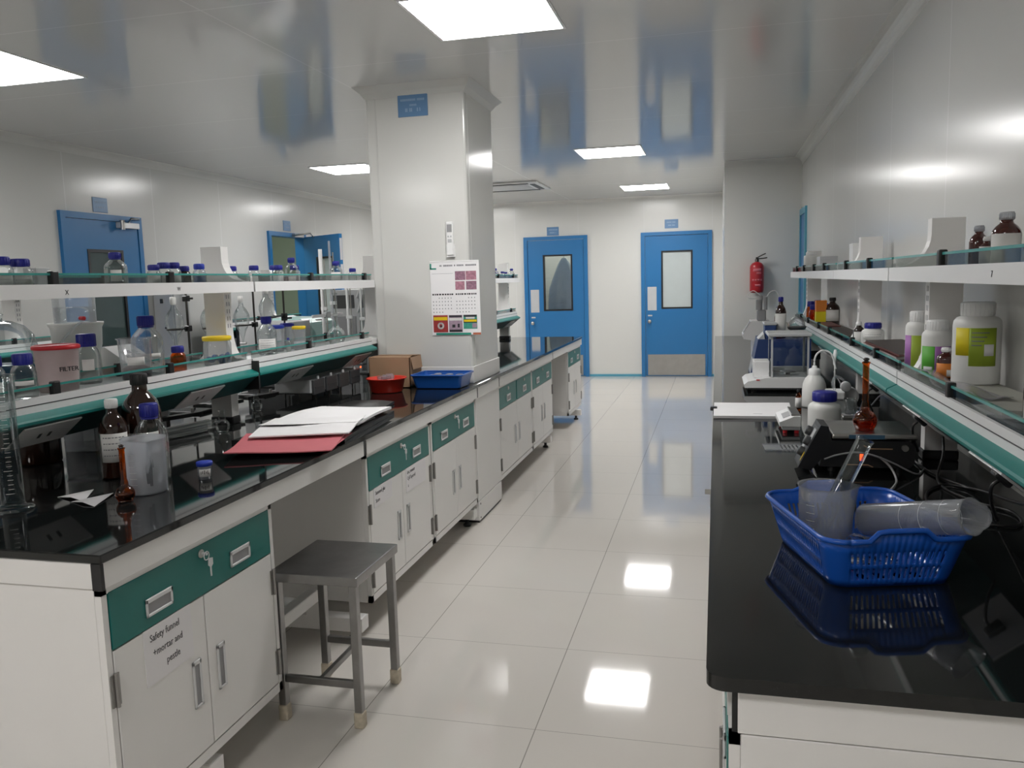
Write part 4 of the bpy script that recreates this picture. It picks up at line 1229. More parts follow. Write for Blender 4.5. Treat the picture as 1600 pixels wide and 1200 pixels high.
# ------------------------------------------------------------ magnetic stirrer hotplate with its flask
HX, HY = .30, 2.74
t = thing('magnetic_stirrer', 'black magnetic stirrer hotplate with red lit switch and steel plate', 'hotplate', (.43, 2.87, zr))
b = MB()
b.poly([(HX + .02, HY, .835), (.585, HY, .835), (.60, HY, .85), (.60, HY, .905), (.585, HY, .92), (HX + .04, HY, .92)], (0, .25, 0))
obj('housing', b, 'black', t, w=True)
obj('top_plate', MB().box(HX + .055, .605, HY - .01, HY + .25, .925, .943, .006, 2), 'steel', t, w=True)
obj('side_label', MB().box(HX + .105, HY * 0 + .51, HY - .012, HY - .010, .928, .941), 'bfold', t, w=True)
b = MB()
b.poly([(HX - .045, HY - .004, .832), (HX - .005, HY - .004, .822), (HX + .06, HY - .004, .905), (HX + .045, HY - .004, .965), (HX + .022, HY - .004, .968)], (0, .13, 0))
cp = obj('control_head', b, 'black', t, w=True)
n = Vector((-.136, 0, .067)).normalized()
d = Vector((.067, 0, .136)).normalized()
base = Vector((HX - .045, HY, .832))
def onp(u, y, k): return base + d * u + Vector((0, y, 0)) + n * k
def patch(name, u0, u1, y0, y1, mat, k=.001):
    P = [onp(u0, y0, 0), onp(u1, y0, 0), onp(u1, y1, 0), onp(u0, y1, 0)]
    return obj(name, MB().poly(P, n * k), mat, cp, w=True)
patch('panel_sticker', .008, .14, .006, .118, 'dgrey', .0008)
patch('display', .095, .13, .02, .06, 'lgrey', .0016)
patch('yellow_mark', .02, .05, .012, .022, 'yellow', .0016)
patch('keypad', .05, .085, .07, .11, 'lgrey', .0016)
for u, y in ((.045, .045), (.085, .035), (.11, .095)):
    mt = n.to_track_quat('Z', 'Y').to_matrix()
    obj('knob', MB().lathe([(.016, 0), (.015, .014), (.012, .017), (0, .017)], onp(u, y, .001), 20, mtx=mt), 'dgrey', cp, w=True)
sw = obj('power_switch', MB().box(.435, .455, HY - .004, HY, .852, .884, .001), 'dgrey', t, w=True)
obj('switch_lamp', MB().box(.439, .451, HY - .007, HY - .004, .857, .879, .001), 'led', sw, w=True)
obj('orange_trim', MB().box(.468, .535, HY - .003, HY, .894, .897).poly([(.468, HY - .003, .894), (.468, HY - .003, .897), (.452, HY - .003, .907), (.450, HY - .003, .904)], (0, .003, 0)), 'card', t, w=True)
obj('orange_trim', MB().box(.40, .465, HY - .003, HY, .842, .845).poly([(.465, HY - .003, .842), (.465, HY - .003, .845), (.480, HY - .003, .838), (.478, HY - .003, .836)], (0, .003, 0)), 'card', t, w=True)
obj('adjust_screw', MB().rod((.57, HY + .02, .90), (.57, HY - .012, .90), .010), 'steel', t, w=True)
for x in (HX + .06, .56):
    for y in (HY + .03, HY + .21): obj('foot', MB().cyl(.012, zr, .836, (x, y, 0), 14), 'black', t, w=True)
obj('power_cord', MB().tube([(.50, HY, .868), (.52, HY - .05, .85), (.525, HY - .12, .826), (.50, HY - .20, .822), (.47, HY - .27, .821)], .0035), 'grey', t, w=True)
obj('sensor_lead', MB().tube([(.335, HY - .004, .86), (.37, HY - .03, .88), (.42, HY - .045, .892), (.47, HY - .05, .885), (.53, HY - .04, .86), (.60, HY - .02, .823), (.64, HY + .06, .82)], .0028), 'grey', t, w=True)
volumetric('volumetric_flask', 'amber volumetric flask with dark stopper standing on the stirrer plate', .462, 2.80, .9435, .037, .228, 'amberg', 'amberl', True, 'amberd', neck=.27)

bottle('reagent_bottle', 'white plastic bottle with blue screw cap behind the stirrer', 'bottle', .412, 3.40, zr, .062, .172, 'jar', 'hdpe', 'capblue', 'plastic bottles on the wall worktop')
t = thing('compact_balance', 'small white balance with display and red feet beside the white bottle', 'balance', (.315, 3.50, zr))
b = MB()
b.poly([(.245, 3.40, .845), (.245, 3.40, .862), (.30, 3.40, .885), (.325, 3.40, .885), (.325, 3.40, .845)], (0, .24, 0))
obj('housing', b, 'white', t, w=True)
obj('display', MB().poly([(.262, 3.45, .8697), (.262, 3.56, .8697), (.290, 3.56, .8815), (.290, 3.45, .8815)], (-.0004, 0, .001)), 'grey', t, w=True)
obj('pan', MB().box(.29, .325, 3.42, 3.62, .885, .892, .002), 'steel', t, w=True)
obj('base', MB().box(.255, .325, 3.41, 3.63, .828, .846, .003), 'lgrey', t, w=True)
for x, y in ((.268, 3.425), (.312, 3.425), (.268, 3.61), (.312, 3.61)): obj('levelling_foot', MB().cyl(.009, zr, .829, (x, y, 0), 14), 'red', t, w=True)
t = thing('slotted_tray', 'small clear slotted plastic tray lying on the black worktop near the stirrer', 'tray', (.24, 3.12, zr), .05)
b = MB()
for k in range(7): b.box(-.005 + .014 * k, .002 + .014 * k, -.05, .05, 0, .004)
b.box(-.07, .095, -.055, -.05, 0, .006); b.box(-.07, .095, .05, .055, 0, .006); b.box(-.07, -.01, -.05, .05, 0, .003)
obj('tray_body', b, 'ppc', t); obj('grip', MB().box(.095, .125, -.045, .01, 0, .012, .004), 'black', t)
b = MB()
t = papers('notebook', 'open white notebook lying at the edge of the wall worktop', 'notebook', [(-.012, 3.74), (.325, 3.76), (.340, 4.02), (-.012, 4.0)], zr, .012, 'paper', .002, 4, part='page_block')
obj('page', flatquad([(-.012, 4.0), (.340, 4.02), (.345, 4.18), (-.010, 4.17)], zr, .008, .003, 9), 'paper', t, w=True)
obj('pen_line', MB().box(.16, .20, 3.80, 3.802, zr + .0142, zr + .0146), 'inkgrey', t, w=True)
obj('clip', MB().box(-.028, .004, 3.955, 3.995, zr + .001, zr + .018, .003), 'black', t, w=True)

bottle('sample_vial', 'tiny amber vial with white label beside the wash bottle', 'vial', .37, 4.00, zr, .014, .098, 'slim', 'amberg', 'black', lab=(.15, .62), half=1.2)
t = thing('wash_bottle', 'white squeeze wash bottle with curved spout tube', 'wash bottle', (.452, 4.12, zr))
obj('body', MB().lathe([(0, .002), (.048, .002), (.053, 0), (.055, .006), (.055, .085), (.052, .11), (.042, .135), (.028, .150), (.024, .155)], n=36), 'hdpe', t)
obj('cap', MB().lathe([(.026, .150), (.027, .153), (.027, .178), (.022, .183), (.012, .186), (.010, .196), (0, .196)], n=28), 'white', t)
obj('spout', MB().tube([(.0, 0, .19), (0, 0, .225), (.012, 0, .255), (.040, 0, .268), (.070, 0, .255), (.088, 0, .215), (.095, 0, .18)], .0045), 'white', t)
t = thing('dropper', 'white dropper standing behind the wash bottle', 'dropper', (.56, 4.25, zr))
obj('stem', MB().lathe([(0, 0), (.010, 0), (.010, .02), (.004, .03), (.004, .18), (.009, .19), (.010, .24), (.006, .26), (0, .262)], n=16), 'white', t)
obj('base', MB().cyl(.022, 0, .012), 'black', t)
t = thing('vacuum_pump', 'light grey diaphragm pump with round head behind the amber flask', 'pump', (.545, 3.90, zr))
obj('motor', MB().box(.49, .60, 3.83, 4.02, .83, .895, .008, 2), 'lgrey', t, w=True)
obj('pump_head', MB().lathe([(.040, 0), (.042, .004), (.042, .05), (.036, .055), (0, .056)], (.566, 3.835, .905), 28, mtx=Matrix.Rotation(-PI / 2, 3, 'X')), 'white', t, w=True)
obj('top_block', MB().box(.475, .545, 3.80, 3.92, .895, .93, .006, 2), 'white', t, w=True)
obj('gauge', MB().lathe([(.022, 0), (.022, .014), (.018, .016), (0, .016)], (.545, 3.80, .955), 22, mtx=Matrix.Rotation(PI / 2, 3, 'X')), 'lgrey', t, w=True)
obj('hose', MB().tube([(.51, 3.86, .93), (.50, 3.86, .96), (.52, 3.9, .985), (.56, 3.95, .96), (.59, 4.0, .90)], .006), 'ppc', t, w=True)
for x in (.50, .59): obj('foot', MB().cyl(.01, zr, .832, (x, 3.85, 0), 12).cyl(.01, zr, .832, (x, 4.0, 0), 12), 'black', t, w=True)
beaker('glass_beaker', 'small clear glass beaker in front of the pump', .555, 3.72, zr + .030, .022, .07, 'glass', PI)
t = thing('steel_block', 'small steel block carrying the glass beaker', 'block', (.555, 3.72, zr))
obj('block', MB().box(-.035, .035, -.04, .04, 0, .026, .003), 'steel', t); obj('top_pad', MB().box(-.03, .03, -.035, .035, .026, .0295), 'grey', t)
# clutter of cables and plugs under the wall shelf
def cable(label, pts, r=.0035, m='black'):
    b = MB().tube(pts, r)
    o = obj('power_cable', b, m)
    tag(o, label, 'cable', 'cables under the wall shelf')
    return o
cable('black cable looping over the worktop next to the basket', [(.70, 2.86, .98), (.69, 2.78, .88), (.64, 2.62, .822), (.68, 2.42, .8205), (.745, 2.32, .8205), (.72, 2.20, .8205), (.62, 2.22, .8205), (.56, 2.36, .8205), (.59, 2.52, .8205), (.66, 2.60, .821), (.72, 2.5, .83), (.70, 2.1, .90), (.69, 1.98, .95)], .0042)
cable('black cable running along the worktop behind the stirrer', [(.68, 4.4, .86), (.64, 4.1, .821), (.67, 3.8, .8205), (.655, 3.5, .8205), (.70, 3.3, .8205), (.66, 3.15, .8205), (.64, 2.9, .8205), (.66, 2.7, .8205), (.72, 2.55, .8205)], .004)
cable('grey lead curling behind the pump', [(.60, 4.6, .93), (.62, 4.4, .86), (.59, 4.2, .822), (.63, 4.05, .822), (.66, 3.9, .85), (.67, 3.7, .93), (.68, 3.5, .96)], .003, 'grey')
def plug(label, x, y, z):
    t = thing('power_plug', label, 'plug', (x, y, z), 0, 'plugs in the wall shelf sockets')
    mt = Matrix.Rotation(.75, 3, 'Y')
    b = MB().box(-.022, .022, -.02, .02, -.030, .0, .006, 2)
    b.bm.transform(mt.to_4x4())
    obj('plug_body', b, 'black', t)
    obj('cord', MB().tube([mt @ Vector((0, 0, -.03)), mt @ Vector((0, 0, -.05)), Vector((-.03, .01, -.075)), Vector((-.01, .03, -.12))], .004), 'black', t)
plug('black plug hanging from the socket plate above the stirrer post', .625, 2.74, 1.005)
plug('black plug in the socket plate at the picture edge', .625, 1.98, 1.005)
plug('black plug in the socket plate near the pump', .625, 3.52, 1.005)

# ------------------------------------------------------------ analytical balance and the instruments behind it
t = thing('analytical_balance', 'white analytical balance with a glass weighing chamber', 'balance', (.35, 4.80, zr))
b = MB()
b.poly([(.15, 4.62, .838), (.145, 4.62, .855), (.165, 4.62, .872), (.26, 4.62, .893), (.52, 4.62, .893), (.545, 4.62, .878), (.545, 4.62, .838)], (0, .36, 0))
obj('base', b, 'white', t, w=True)
obj('base_skirt', MB().box(.165, .535, 4.635, 4.97, .825, .838), 'dgrey', t, w=True)
obj('front_lettering', MB().box(.45, .53, 4.6185, 4.62, .862, .868), 'grey', t, w=True)
obj('red_button', MB().box(.21, .228, 4.6185, 4.622, .878, .884), 'red', t, w=True)
for x in (.292, .478):
    for y in (4.66, 4.90): obj('chamber_post', MB().box(x - .005, x + .005, y - .005, y + .005, .893, 1.118), 'lgrey', t, w=True)
obj('chamber_top', MB().box(.270, .495, 4.64, 4.92, 1.112, 1.130, .004), 'lgrey', t, w=True)
obj('chamber_glass', MB().box(.297, .473, 4.656, 4.660, .894, 1.112).box(.288, .291, 4.665, 4.895, .894, 1.112).box(.479, .482, 4.665, 4.895, .894, 1.112), 'glass', t, w=True)
obj('weighing_pan', MB().lathe([(0, .893), (.012, .893), (.012, .905), (.045, .908), (.045, .912), (0, .912)], (.385, 4.78, 0), 28), 'steel', t, w=True)
obj('side_box', MB().box(.198, .284, 4.70, 4.86, .885, .975, .004), 'white', t, w=True)['label'] = 'white box beside the glass chamber'
obj('rear_housing', MB().box(.28, .49, 4.92, 4.975, .893, .92, .004), 'lgrey', t, w=True)
for x in (.20, .51): obj('foot', MB().cyl(.014, zr, .826, (x, 4.66, 0), 14).cyl(.014, zr, .826, (x, 4.94, 0), 14), 'black', t, w=True)
t = thing('centrifuge', 'navy blue bench instrument with a raised tower behind the balance', 'instrument', (.38, 5.45, zr))
b = MB()
b.poly([(.205, 5.30, .822), (.250, 5.30, 1.05), (.56, 5.30, 1.05), (.56, 5.30, .822)], (0, .34, 0))
obj('housing', b, 'navy', t, w=True)
obj('tower', MB().box(.290, .356, 5.32, 5.50, 1.05, 1.135, .004), 'navy', t, w=True)
obj('tower_cap', MB().box(.284, .362, 5.315, 5.505, 1.135, 1.150, .003), 'lgrey', t, w=True)
obj('control_strip', MB().poly([(.2078, 5.34, .835), (.2258, 5.34, .92), (.2258, 5.60, .92), (.2078, 5.60, .835)], (-.002, 0, .0005)), 'lgrey', t, w=True)
obj('sloped_cover', MB().poly([(.250, 5.31, 1.05), (.285, 5.31, 1.085), (.29, 5.31, 1.05)], (0, .18, 0)), 'lgrey', t, w=True)
for x in (.24, .53): obj('foot', MB().cyl(.014, zr, .823, (x, 5.34, 0), 12).cyl(.014, zr, .823, (x, 5.60, 0), 12), 'black', t, w=True)
t = thing('evaporating_dish', 'dark rimmed dish with glassware standing on the navy instrument', 'dish', (.488, 5.44, 1.0505))
obj('stand', MB().lathe([(0, 0), (.03, 0), (.012, .02), (.012, .035), (.05, .05), (.058, .065), (.056, .069), (.045, .055), (0, .053)], n=28), 'dgrey', t)
obj('glass_dome', MB().lathe([(.05, .069), (.047, .095), (.03, .12), (.012, .13), (.012, .145), (0, .145)], n=28), 'ppc', t)
t = thing('titrator', 'white titrator with sloping display behind the navy instrument', 'instrument', (.28, 6.15, zr))
b = MB()
b.poly([(.245, 6.0, .82), (.245, 6.0, .99), (.185, 6.0, 1.00), (.180, 6.0, 1.03), (.235, 6.0, 1.125), (.36, 6.0, 1.125), (.36, 6.0, .82)], (0, .25, 0))
obj('housing', b, 'white', t, w=True)
obj('display', MB().poly([(.1845, 6.03, 1.043), (.230, 6.03, 1.120), (.230, 6.2, 1.120), (.1845, 6.2, 1.043)], (-.002, 0, .001)), 'grey', t, w=True)
obj('dosing_tower', MB().box(.275, .335, 6.02, 6.12, 1.125, 1.20, .006).cyl(.022, 1.20, 1.27, (.29, 6.07, 0), 18).cyl(.014, 1.27, 1.30, (.30, 6.07, 0), 16).cyl(.010, 1.20, 1.29, (.335, 6.05, 0), 14), 'grey', t, w=True)
obj('tubing', MB().tube([(.30, 6.07, 1.30), (.25, 6.05, 1.335), (.21, 6.03, 1.31), (.215, 6.02, 1.285), (.27, 6.03, 1.28)], .003).tube([(.335, 6.05, 1.28), (.36, 6.05, 1.32), (.40, 6.06, 1.33), (.43, 6.07, 1.28)], .003), 'white', t, w=True)
for x in (.26, .345): obj('foot', MB().cyl(.012, zr, .821, (x, 6.03, 0), 12).cyl(.012, zr, .821, (x, 6.22, 0), 12), 'black', t, w=True)
bottle('reagent_bottle', 'tall amber bottle with blue cap standing on the navy instrument', 'bottle', .388, 5.40, 1.0505, .033, .255, 'winch', 'amberd', 'capblue', 'bottles on the navy instrument', lab=(.03, .60), half=1.4)
bottle('reagent_bottle', 'smaller amber bottle behind the tall amber one on the navy instrument', 'bottle', .385, 5.55, 1.0505, .024, .19, 'slim', 'amberl', 'capblue', 'bottles on the navy instrument', lab=(.1, .4))
t = thing('white_canister', 'white canister standing behind the navy instrument', 'canister', (.44, 5.80, zr))
obj('body', MB().lathe([(0, 0), (.045, 0), (.046, .004), (.046, .26), (.03, .285), (.022, .29), (.022, .31), (0, .31)], n=28), 'hdpe', t); obj('band', MB().lathe([(.0463, .12), (.0467, .122), (.0467, .2), (.0463, .202)], n=28), 'lgrey', t)

# ------------------------------------------------------------ lower tray of the wall shelf
zw_ = 1.0955
G_W = 'bottles on the lower tray of the wall shelf'
def wl(x, y, r, h, label, z=zw_, **k):
    return bottle(k.pop('name', 'reagent_bottle'), label, k.pop('cat', 'bottle'), x, y, z, r, h, k.pop('style', 'jug'), k.pop('body', 'hdpe'), k.pop('capm', 'white'), k.pop('group', G_W), **k)
padz = .018
P0 = [(.635, 2.90), (.80, 2.92), (.80, 2.10), (.66, 2.16)]
t = papers('paper_pad', 'grey green paper pad under the largest white jug', 'pad', P0, zw_, padz - .0006, 'slate', 0, 2, part='pad_block')
big = wl(.742, 2.675, .064, .238, 'largest white jug with yellow and olive green label', z=zw_ + padz)
a = toward(.742, 2.675)
lo = obj('label', MB().arc(.0646, .055, .165, a - .30, a + .85), 'glab', big)
obj('label_side', MB().arc(.0647, .085, .165, a - .95, a - .30), 'ylab', big)
obj('sticker', MB().arc(.0655, .085, .118, a + .30, a + .72), 'lab', lo)
ink = MB()
for k in range(4): ink.arc(.0656, .15 - .012 * k, .153 - .012 * k, a - .2, a + .5 - .1 * k, n=4, th=.0002)
obj('print', ink, 'inkgrey', lo)
w2 = wl(.691, 2.905, .046, .192, 'white jar with bright green and purple label in front of its twin', style='jug')
a = toward(.691, 2.905)
obj('label', MB().arc(.0464, .02, .11, a - 1.15, a - .12), 'glab2', w2); obj('label_side', MB().arc(.0464, .02, .11, a - .12, a + 1.0), 'plab', w2)
obj('sticker', MB().arc(.047, .02, .045, a - .9, a - .25), 'lgrey', w2)
w1 = wl(.682, 3.115, .043, .212, 'white jar with purple and olive label at the seam of the shelves', style='jug')
a = toward(.682, 3.115)
obj('label', MB().arc(.0434, .02, .13, a - 1.3, a - .55), 'plab', w1); obj('label_side', MB().arc(.0434, .0, .13, a - .55, a + 1.0), 'glab', w1)
obj('sticker', MB().arc(.044, .03, .06, a + .05, a + .4), 'lab', w1)
t = bottle('reagent_bottle', 'small brown bottle with orange label and white cap before the largest jug', 'bottle', .690, 2.79, zw_ + padz, .027, .095, 'slim', 'amberf', 'white', G_W, lab=(.05, .5), labm='orange', half=1.2)
a = toward(.69, 2.79)
obj('sticker', MB().arc(.0282, .008, .028, a + .1, a + .6), 'lab', t)
wl(.705, 4.12, .050, .116, 'round white jar with blue lid behind the booklets', style='jar', capm='capblue', lab=(.35, .62), labm='hdpe', mark=2)
wl(.660, 4.22, .026, .115, 'small brown bottle with white label beside the round white jar', style='slim', body='amberd', lab=(.05, .6))
wl(.735, 5.75, .047, .19, 'dark amber bottle with black cap beside the orange canister', style='winch', body='amberd', capm='black', lab=(.2, .58), half=1.0)
t = thing('tall_carton', 'orange and yellow carton on the wall shelf next to the dark amber bottle', 'carton', (.665, 5.76, zw_))
obj('lower_half', MB().box(-.034, .034, -.03, .03, 0, .10, .002), 'ylab', t); obj('upper_half', MB().box(-.034, .034, -.03, .03, .10, .172, .002), 'orange', t)
t = bottle('reagent_bottle', 'brown bottle with white label cut by the right picture edge, on the blue folder', 'bottle', .705, 2.05, zw_ + .012, .036, .14, 'slim', 'amberf', 'white', G_W, lab=(.0, .42), half=1.2)
papers('plastic_folder', 'dark blue grey plastic folder on the wall shelf below the brown bottle', 'folder', [(.622, 2.14), (.79, 2.09), (.79, 1.45), (.622, 1.45)], zw_, .010, 'bfold', 0, 3, part='cover')
def bagf(u, v):
    x = .622 + .10 * u + .015 * math.sin(9 * v); y = 2.92 - .62 * v
    return (x, y, zw_ + .021 + .012 * math.sin(5 * u + 3 * v) * math.sin(7 * v) + .012 * (1 - u))
t = thing('plastic_bag', 'crumpled clear plastic bag along the edge of the paper pad', 'bag', (.66, 2.6, zw_))
obj('film', MB().grid(bagf, 10, 26, .0008), 'poly', t, True, w=True)
bk = [(.634, 3.22), (.79, 3.36), (.79, 3.95), (.634, 3.92)]
specs = [('book2', .010, 'bottom file of the booklet heap, dark brown'), ('pages', .008, 'grey booklet above the dark brown file'), ('book', .007, 'dark red booklet in the middle of the heap'), ('pages', .009, 'pale booklet second from the top of the heap'), ('book', .005, 'topmost dark red booklet of the heap with curled corner')]
z = zw_
for i, (m, th, lb) in enumerate(specs):
    dx, dy = .003 * ((i * 7) % 5 - 2), .014 * ((i * 3) % 4 - 1.5)
    t = papers('booklet', lb, 'booklet', [(x + dx, y + dy) for x, y in bk], z, th, m, .003 if i == 4 else 0, i, 'booklets heaped on the wall shelf', part='pages')
    obj('cover', flatquad([(x + dx, y + dy) for x, y in bk], z + th + (.003 if i == 4 else 0), .0012), 'book' if i % 2 else 'book2', t, w=True)
    z += th + .0024 + (.003 if i == 4 else 0)
papers('file', 'long dark brown file lying on the wall shelf beyond the booklets', 'file', [(.625, 4.55), (.76, 4.55), (.76, 5.55), (.625, 5.55)], zw_, .022, 'book2', .006, 2, part='cover')
papers('file', 'thin dark red file poking over the shelf rail near the orange carton', 'file', [(.622, 5.25), (.72, 5.25), (.72, 5.68), (.622, 5.68)], zw_ + .029, .006, 'book', .003, 2, part='cover')
for i, (x, y, m, h, lb) in enumerate(((.66, 6.15, 'amberl', .13, 'small amber bottle beyond the orange carton'), (.70, 6.25, 'glass', .16, 'clear bottle with blue cap at the far end of the wall shelf'), (.75, 6.12, 'glass', .14, 'clear bottle with broad blue cap beside the shelf wall, far end'), (.66, 6.32, 'amberl', .15, 'second small amber bottle at the far end of the wall shelf'))):
    bottle('reagent_bottle', lb, 'bottle', x, y, zw_, .030, h, 'wide', m, 'capblue', G_W)

# ------------------------------------------------------------ upper tray of the wall shelf
zy = 1.4455
G_X = 'bottles on the upper tray of the wall shelf'
for x, y, r, h, lab, lb in ((.69, 2.505, .024, .118, None, 'slim brown bottle beside the shelf post on the upper wall tray'), (.685, 2.415, .018, .085, (.0, .7), 'small brown bottle mostly wrapped in white label, upper wall tray'), (.69, 2.285, .033, .138, (.0, .62), 'broad brown bottle with large white label, upper wall tray'), (.775, 2.27, .030, .150, (.0, .62), 'brown bottle standing behind the broad one, upper wall tray')):
    bottle('reagent_bottle', lb, 'bottle', x, y, zy, r, h, 'slim', 'amberf', 'pp' if r > .02 else 'white', G_X, lab=lab, half=1.3)
def carton(name, label, x, y, w, d, h, m='lgrey', z=zy):
    t = thing(name, label, 'box', (x, y, z), 0, 'cartons on the upper wall tray')
    obj('carton', MB().box(-w / 2, w / 2, -d / 2, d / 2, 0, h, .001), m, t)
    obj('lid_flap', MB().box(-w / 2 - .0006, w / 2 + .0006, -d / 2 - .0006, d / 2 + .0006, h - .02, h + .0006, .001), m, t)
carton('carton', 'grey carton on the far upper wall tray', .66, 5.45, .10, .16, .10)
carton('carton', 'white carton leaning near the second shelf post on the upper wall tray', .74, 4.72, .10, .12, .15, 'white')
t = papers('plastic_sleeve', 'blue grey plastic sleeve lying by the first post of the upper wall tray', 'sleeve', [(.60, 3.06), (.66, 3.06), (.66, 3.30), (.60, 3.30)], zy, .004, 'lgrey', .03, 2, part='film')
papers('black_tray', 'flat black tray on the far end of the upper wall tray', 'tray', [(.592, 5.75), (.72, 5.75), (.72, 6.6), (.592, 6.6)], zy, .018, 'dgrey', .006, 5, part='tray_body')
bottle('reagent_bottle', 'white plastic jar on the black tray at the far end of the wall shelf', 'bottle', .66, 6.35, zy + .026, .050, .125, 'jug', 'hdpe', 'white', G_X)
papers('black_folder', 'black folder on the upper wall tray in front of the grey carton', 'folder', [(.592, 5.12), (.71, 5.12), (.71, 5.36), (.592, 5.36)], zy, .016, 'black', .012, 7, part='cover')

# ------------------------------------------------------------ far side of the island: stands, flasks, instruments
def retort(label, x, y, h, clamps):
    t = thing('retort_stand', label, 'stand', (x, y, zc), 0, 'retort stands behind the island shelf')
    obj('base_plate', MB().box(-.10, .07, -.06, .06, 0, .014, .003), 'black', t)
    obj('rod', MB().rod((0, 0, .012), (0, 0, h), .0055), 'dark', t)
    for z, dx, dy, ring in clamps:
        b = MB().box(-.014, .014, -.014, .014, z - .014, z + .014, .003)
        b.rod((0, 0, z), (dx * .6, dy * .6, z), .005)
        obj('boss_clamp', b, 'black', t)
        if ring:
            v = Vector((dx, dy, z))
            obj('ring', MB().tube([v + Vector((ring * math.cos(k * PI / 10), ring * math.sin(k * PI / 10), 0)) for k in range(21)], .004, 6, 1).rod((dx * .55, dy * .55, z), tuple(v - Vector((dx, dy, 0)).normalized() * ring), .004), 'dark', t)
    return t
def sep_funnel(label, x, y, z, R=.044, h=.20):
    """Pear-shaped separating funnel; z is the height of the supporting ring."""
    t = thing('separating_funnel', label, 'funnel', (x, y, z), 0, 'separating funnels on the stands')
    obj('bulb', MB().lathe([(.004, -.105), (.005, -.09), (.018, -.045), (R * .80, -.008), (R * .97, .025), (R * .93, .050), (R * .70, .074), (R * .38, .092), (R * .27, .105), (R * .27, .118)], n=32), 'glass', t)
    obj('stopper', MB().lathe([(R * .24, .112), (R * .32, .120), (R * .34, .135), (R * .30, .150), (0, .151)], n=20), 'lab', t)
    obj('stopcock', MB().rod((-.018, 0, -.108), (.018, 0, -.108), .006).rod((.018, 0, -.116), (.018, 0, -.100), .003), 'white', t)
    obj('stem', MB().lathe([(.004, -.18), (.004, -.105)], n=12), 'glass', t)
    return t
retort('black retort stand holding the funnel above the amber bottle', -2.50, 3.53, .60, ((.415, -.02, -.075, .036), (.56, .05, .02, 0)))
sep_funnel('separating funnel with paper stopper above the small amber bottle', -2.52, 3.455, 1.27)
sep_funnel('separating funnel half hidden behind the shelf post', -2.50, 3.705, 1.265)
retort('black retort stand behind the shelf post', -2.56, 3.80, .42, ((.405, .06, -.09, .036),))
retort('black retort stand just past the shelf seam', -2.50, 4.13, .66, ((.40, -.03, -.08, .036),))
sep_funnel('separating funnel right of the shelf post', -2.53, 4.05, 1.26)
sep_funnel('separating funnel before the open doorway, held by a long clamp', -2.408, 4.11, 1.3055)
retort('black retort stand beside the open doorway', -2.408, 4.295, .63, ((.44, -.0, -.185, .036), (.425, .05, .05, 0)))
t = thing('polarimeter', 'mint and grey instrument with rounded front behind the island shelf', 'instrument', (-2.62, 4.80, zc))
obj('grey_housing', MB().box(-2.80, -2.49, 4.44, 4.76, 1.02, 1.245, .008, 2), 'lgrey', t, w=True)
b = MB()
pr = [(-2.78, 1.02), (-2.46, 1.02), (-2.445, 1.09), (-2.46, 1.17), (-2.50, 1.225), (-2.56, 1.25), (-2.78, 1.255)]
b.poly([(x, 4.76, z) for x, z in pr], (0, .36, 0))
obj('mint_front', b, 'mint', t, w=True)
obj('keypad', MB().poly([(-2.488, 4.90, 1.205), (-2.526, 4.90, 1.238), (-2.526, 5.04, 1.238), (-2.488, 5.04, 1.205)], (.002, 0, .002)), 'grey', t, w=True)
obj('cabinet_base', MB().box(-2.78, -2.48, 4.46, 5.10, zc, 1.02, .004), 'dgrey', t, w=True)
obj('side_pipe', MB().rod((-2.66, 4.52, 1.245), (-2.66, 4.52, 1.275), .012), 'lgrey', t, w=True)
def burette(label, x, y, h, r, m):
    t = thing('burette', label, 'burette', (x, y, zc), 0, 'burettes and stands near the column')
    obj('tube', MB().lathe([(0, .10), (r * .4, .10), (r * .5, .14), (r, .17), (r, h), (0, h)], n=16), m, t)
    obj('stopcock', MB().rod((-.02, 0, .13), (.02, 0, .13), .007), 'white', t)
    obj('base_plate', MB().box(-.04, .045, -.04, .04, 0, .012, .002), 'lgrey', t)
    obj('stand_rod', MB().rod((.022, .0, .01), (.022, .0, h * .92), .004), 'steel', t)
    obj('holder', MB().box(-.012, .028, -.01, .01, h * .55, h * .55 + .022, .002), 'white', t)
    return t
burette('thick white burette tube in front of the blue door leaf', -2.345, 4.66, .825, .012, 'white')
burette('slim clear burette beside the thick white one', -2.345, 4.785, .88, .007, 'pp')
burette('second white burette next to the slim clear one', -2.345, 5.01, .70, .010, 'white')
burette('slender white burette closest to the column', -2.345, 5.22, .66, .007, 'white')
t = thing('burette_clamp', 'white butterfly clamp bar across the burettes', 'clamp', (-2.32, 4.66, 1.26))
obj('bar', MB().box(-2.330, -2.316, 4.47, 4.88, 1.265, 1.283, .003), 'white', t, w=True); obj('boss', MB().box(-2.332, -2.308, 4.63, 4.69, 1.258, 1.295, .004), 'lgrey', t, w=True)
t = thing('hplc_module', 'grey analyser with dark window and hoses near the column', 'instrument', (-2.72, 5.95, zc))
obj('housing', MB().box(-2.86, -2.62, 5.80, 6.20, zc, 1.42, .006, 2), 'lgrey', t, w=True)
obj('window', MB().box(-2.62, -2.616, 5.84, 6.14, 1.28, 1.38, .001).box(-2.83, -2.66, 5.796, 5.80, 1.28, 1.38), 'dgrey', t, w=True)
obj('lower_door', MB().box(-2.84, -2.65, 5.795, 5.80, .95, 1.22, .001), 'grey', t, w=True)
obj('hose', MB().tube([(-2.60, 5.72, 1.25), (-2.56, 5.70, 1.34), (-2.58, 5.74, 1.42), (-2.63, 5.78, 1.36)], .009), 'white', t, w=True)
t = thing('distilled_water_still', 'white basin with a clear lidded container on top behind the shelf', 'container', (-2.55, 2.86, zc))
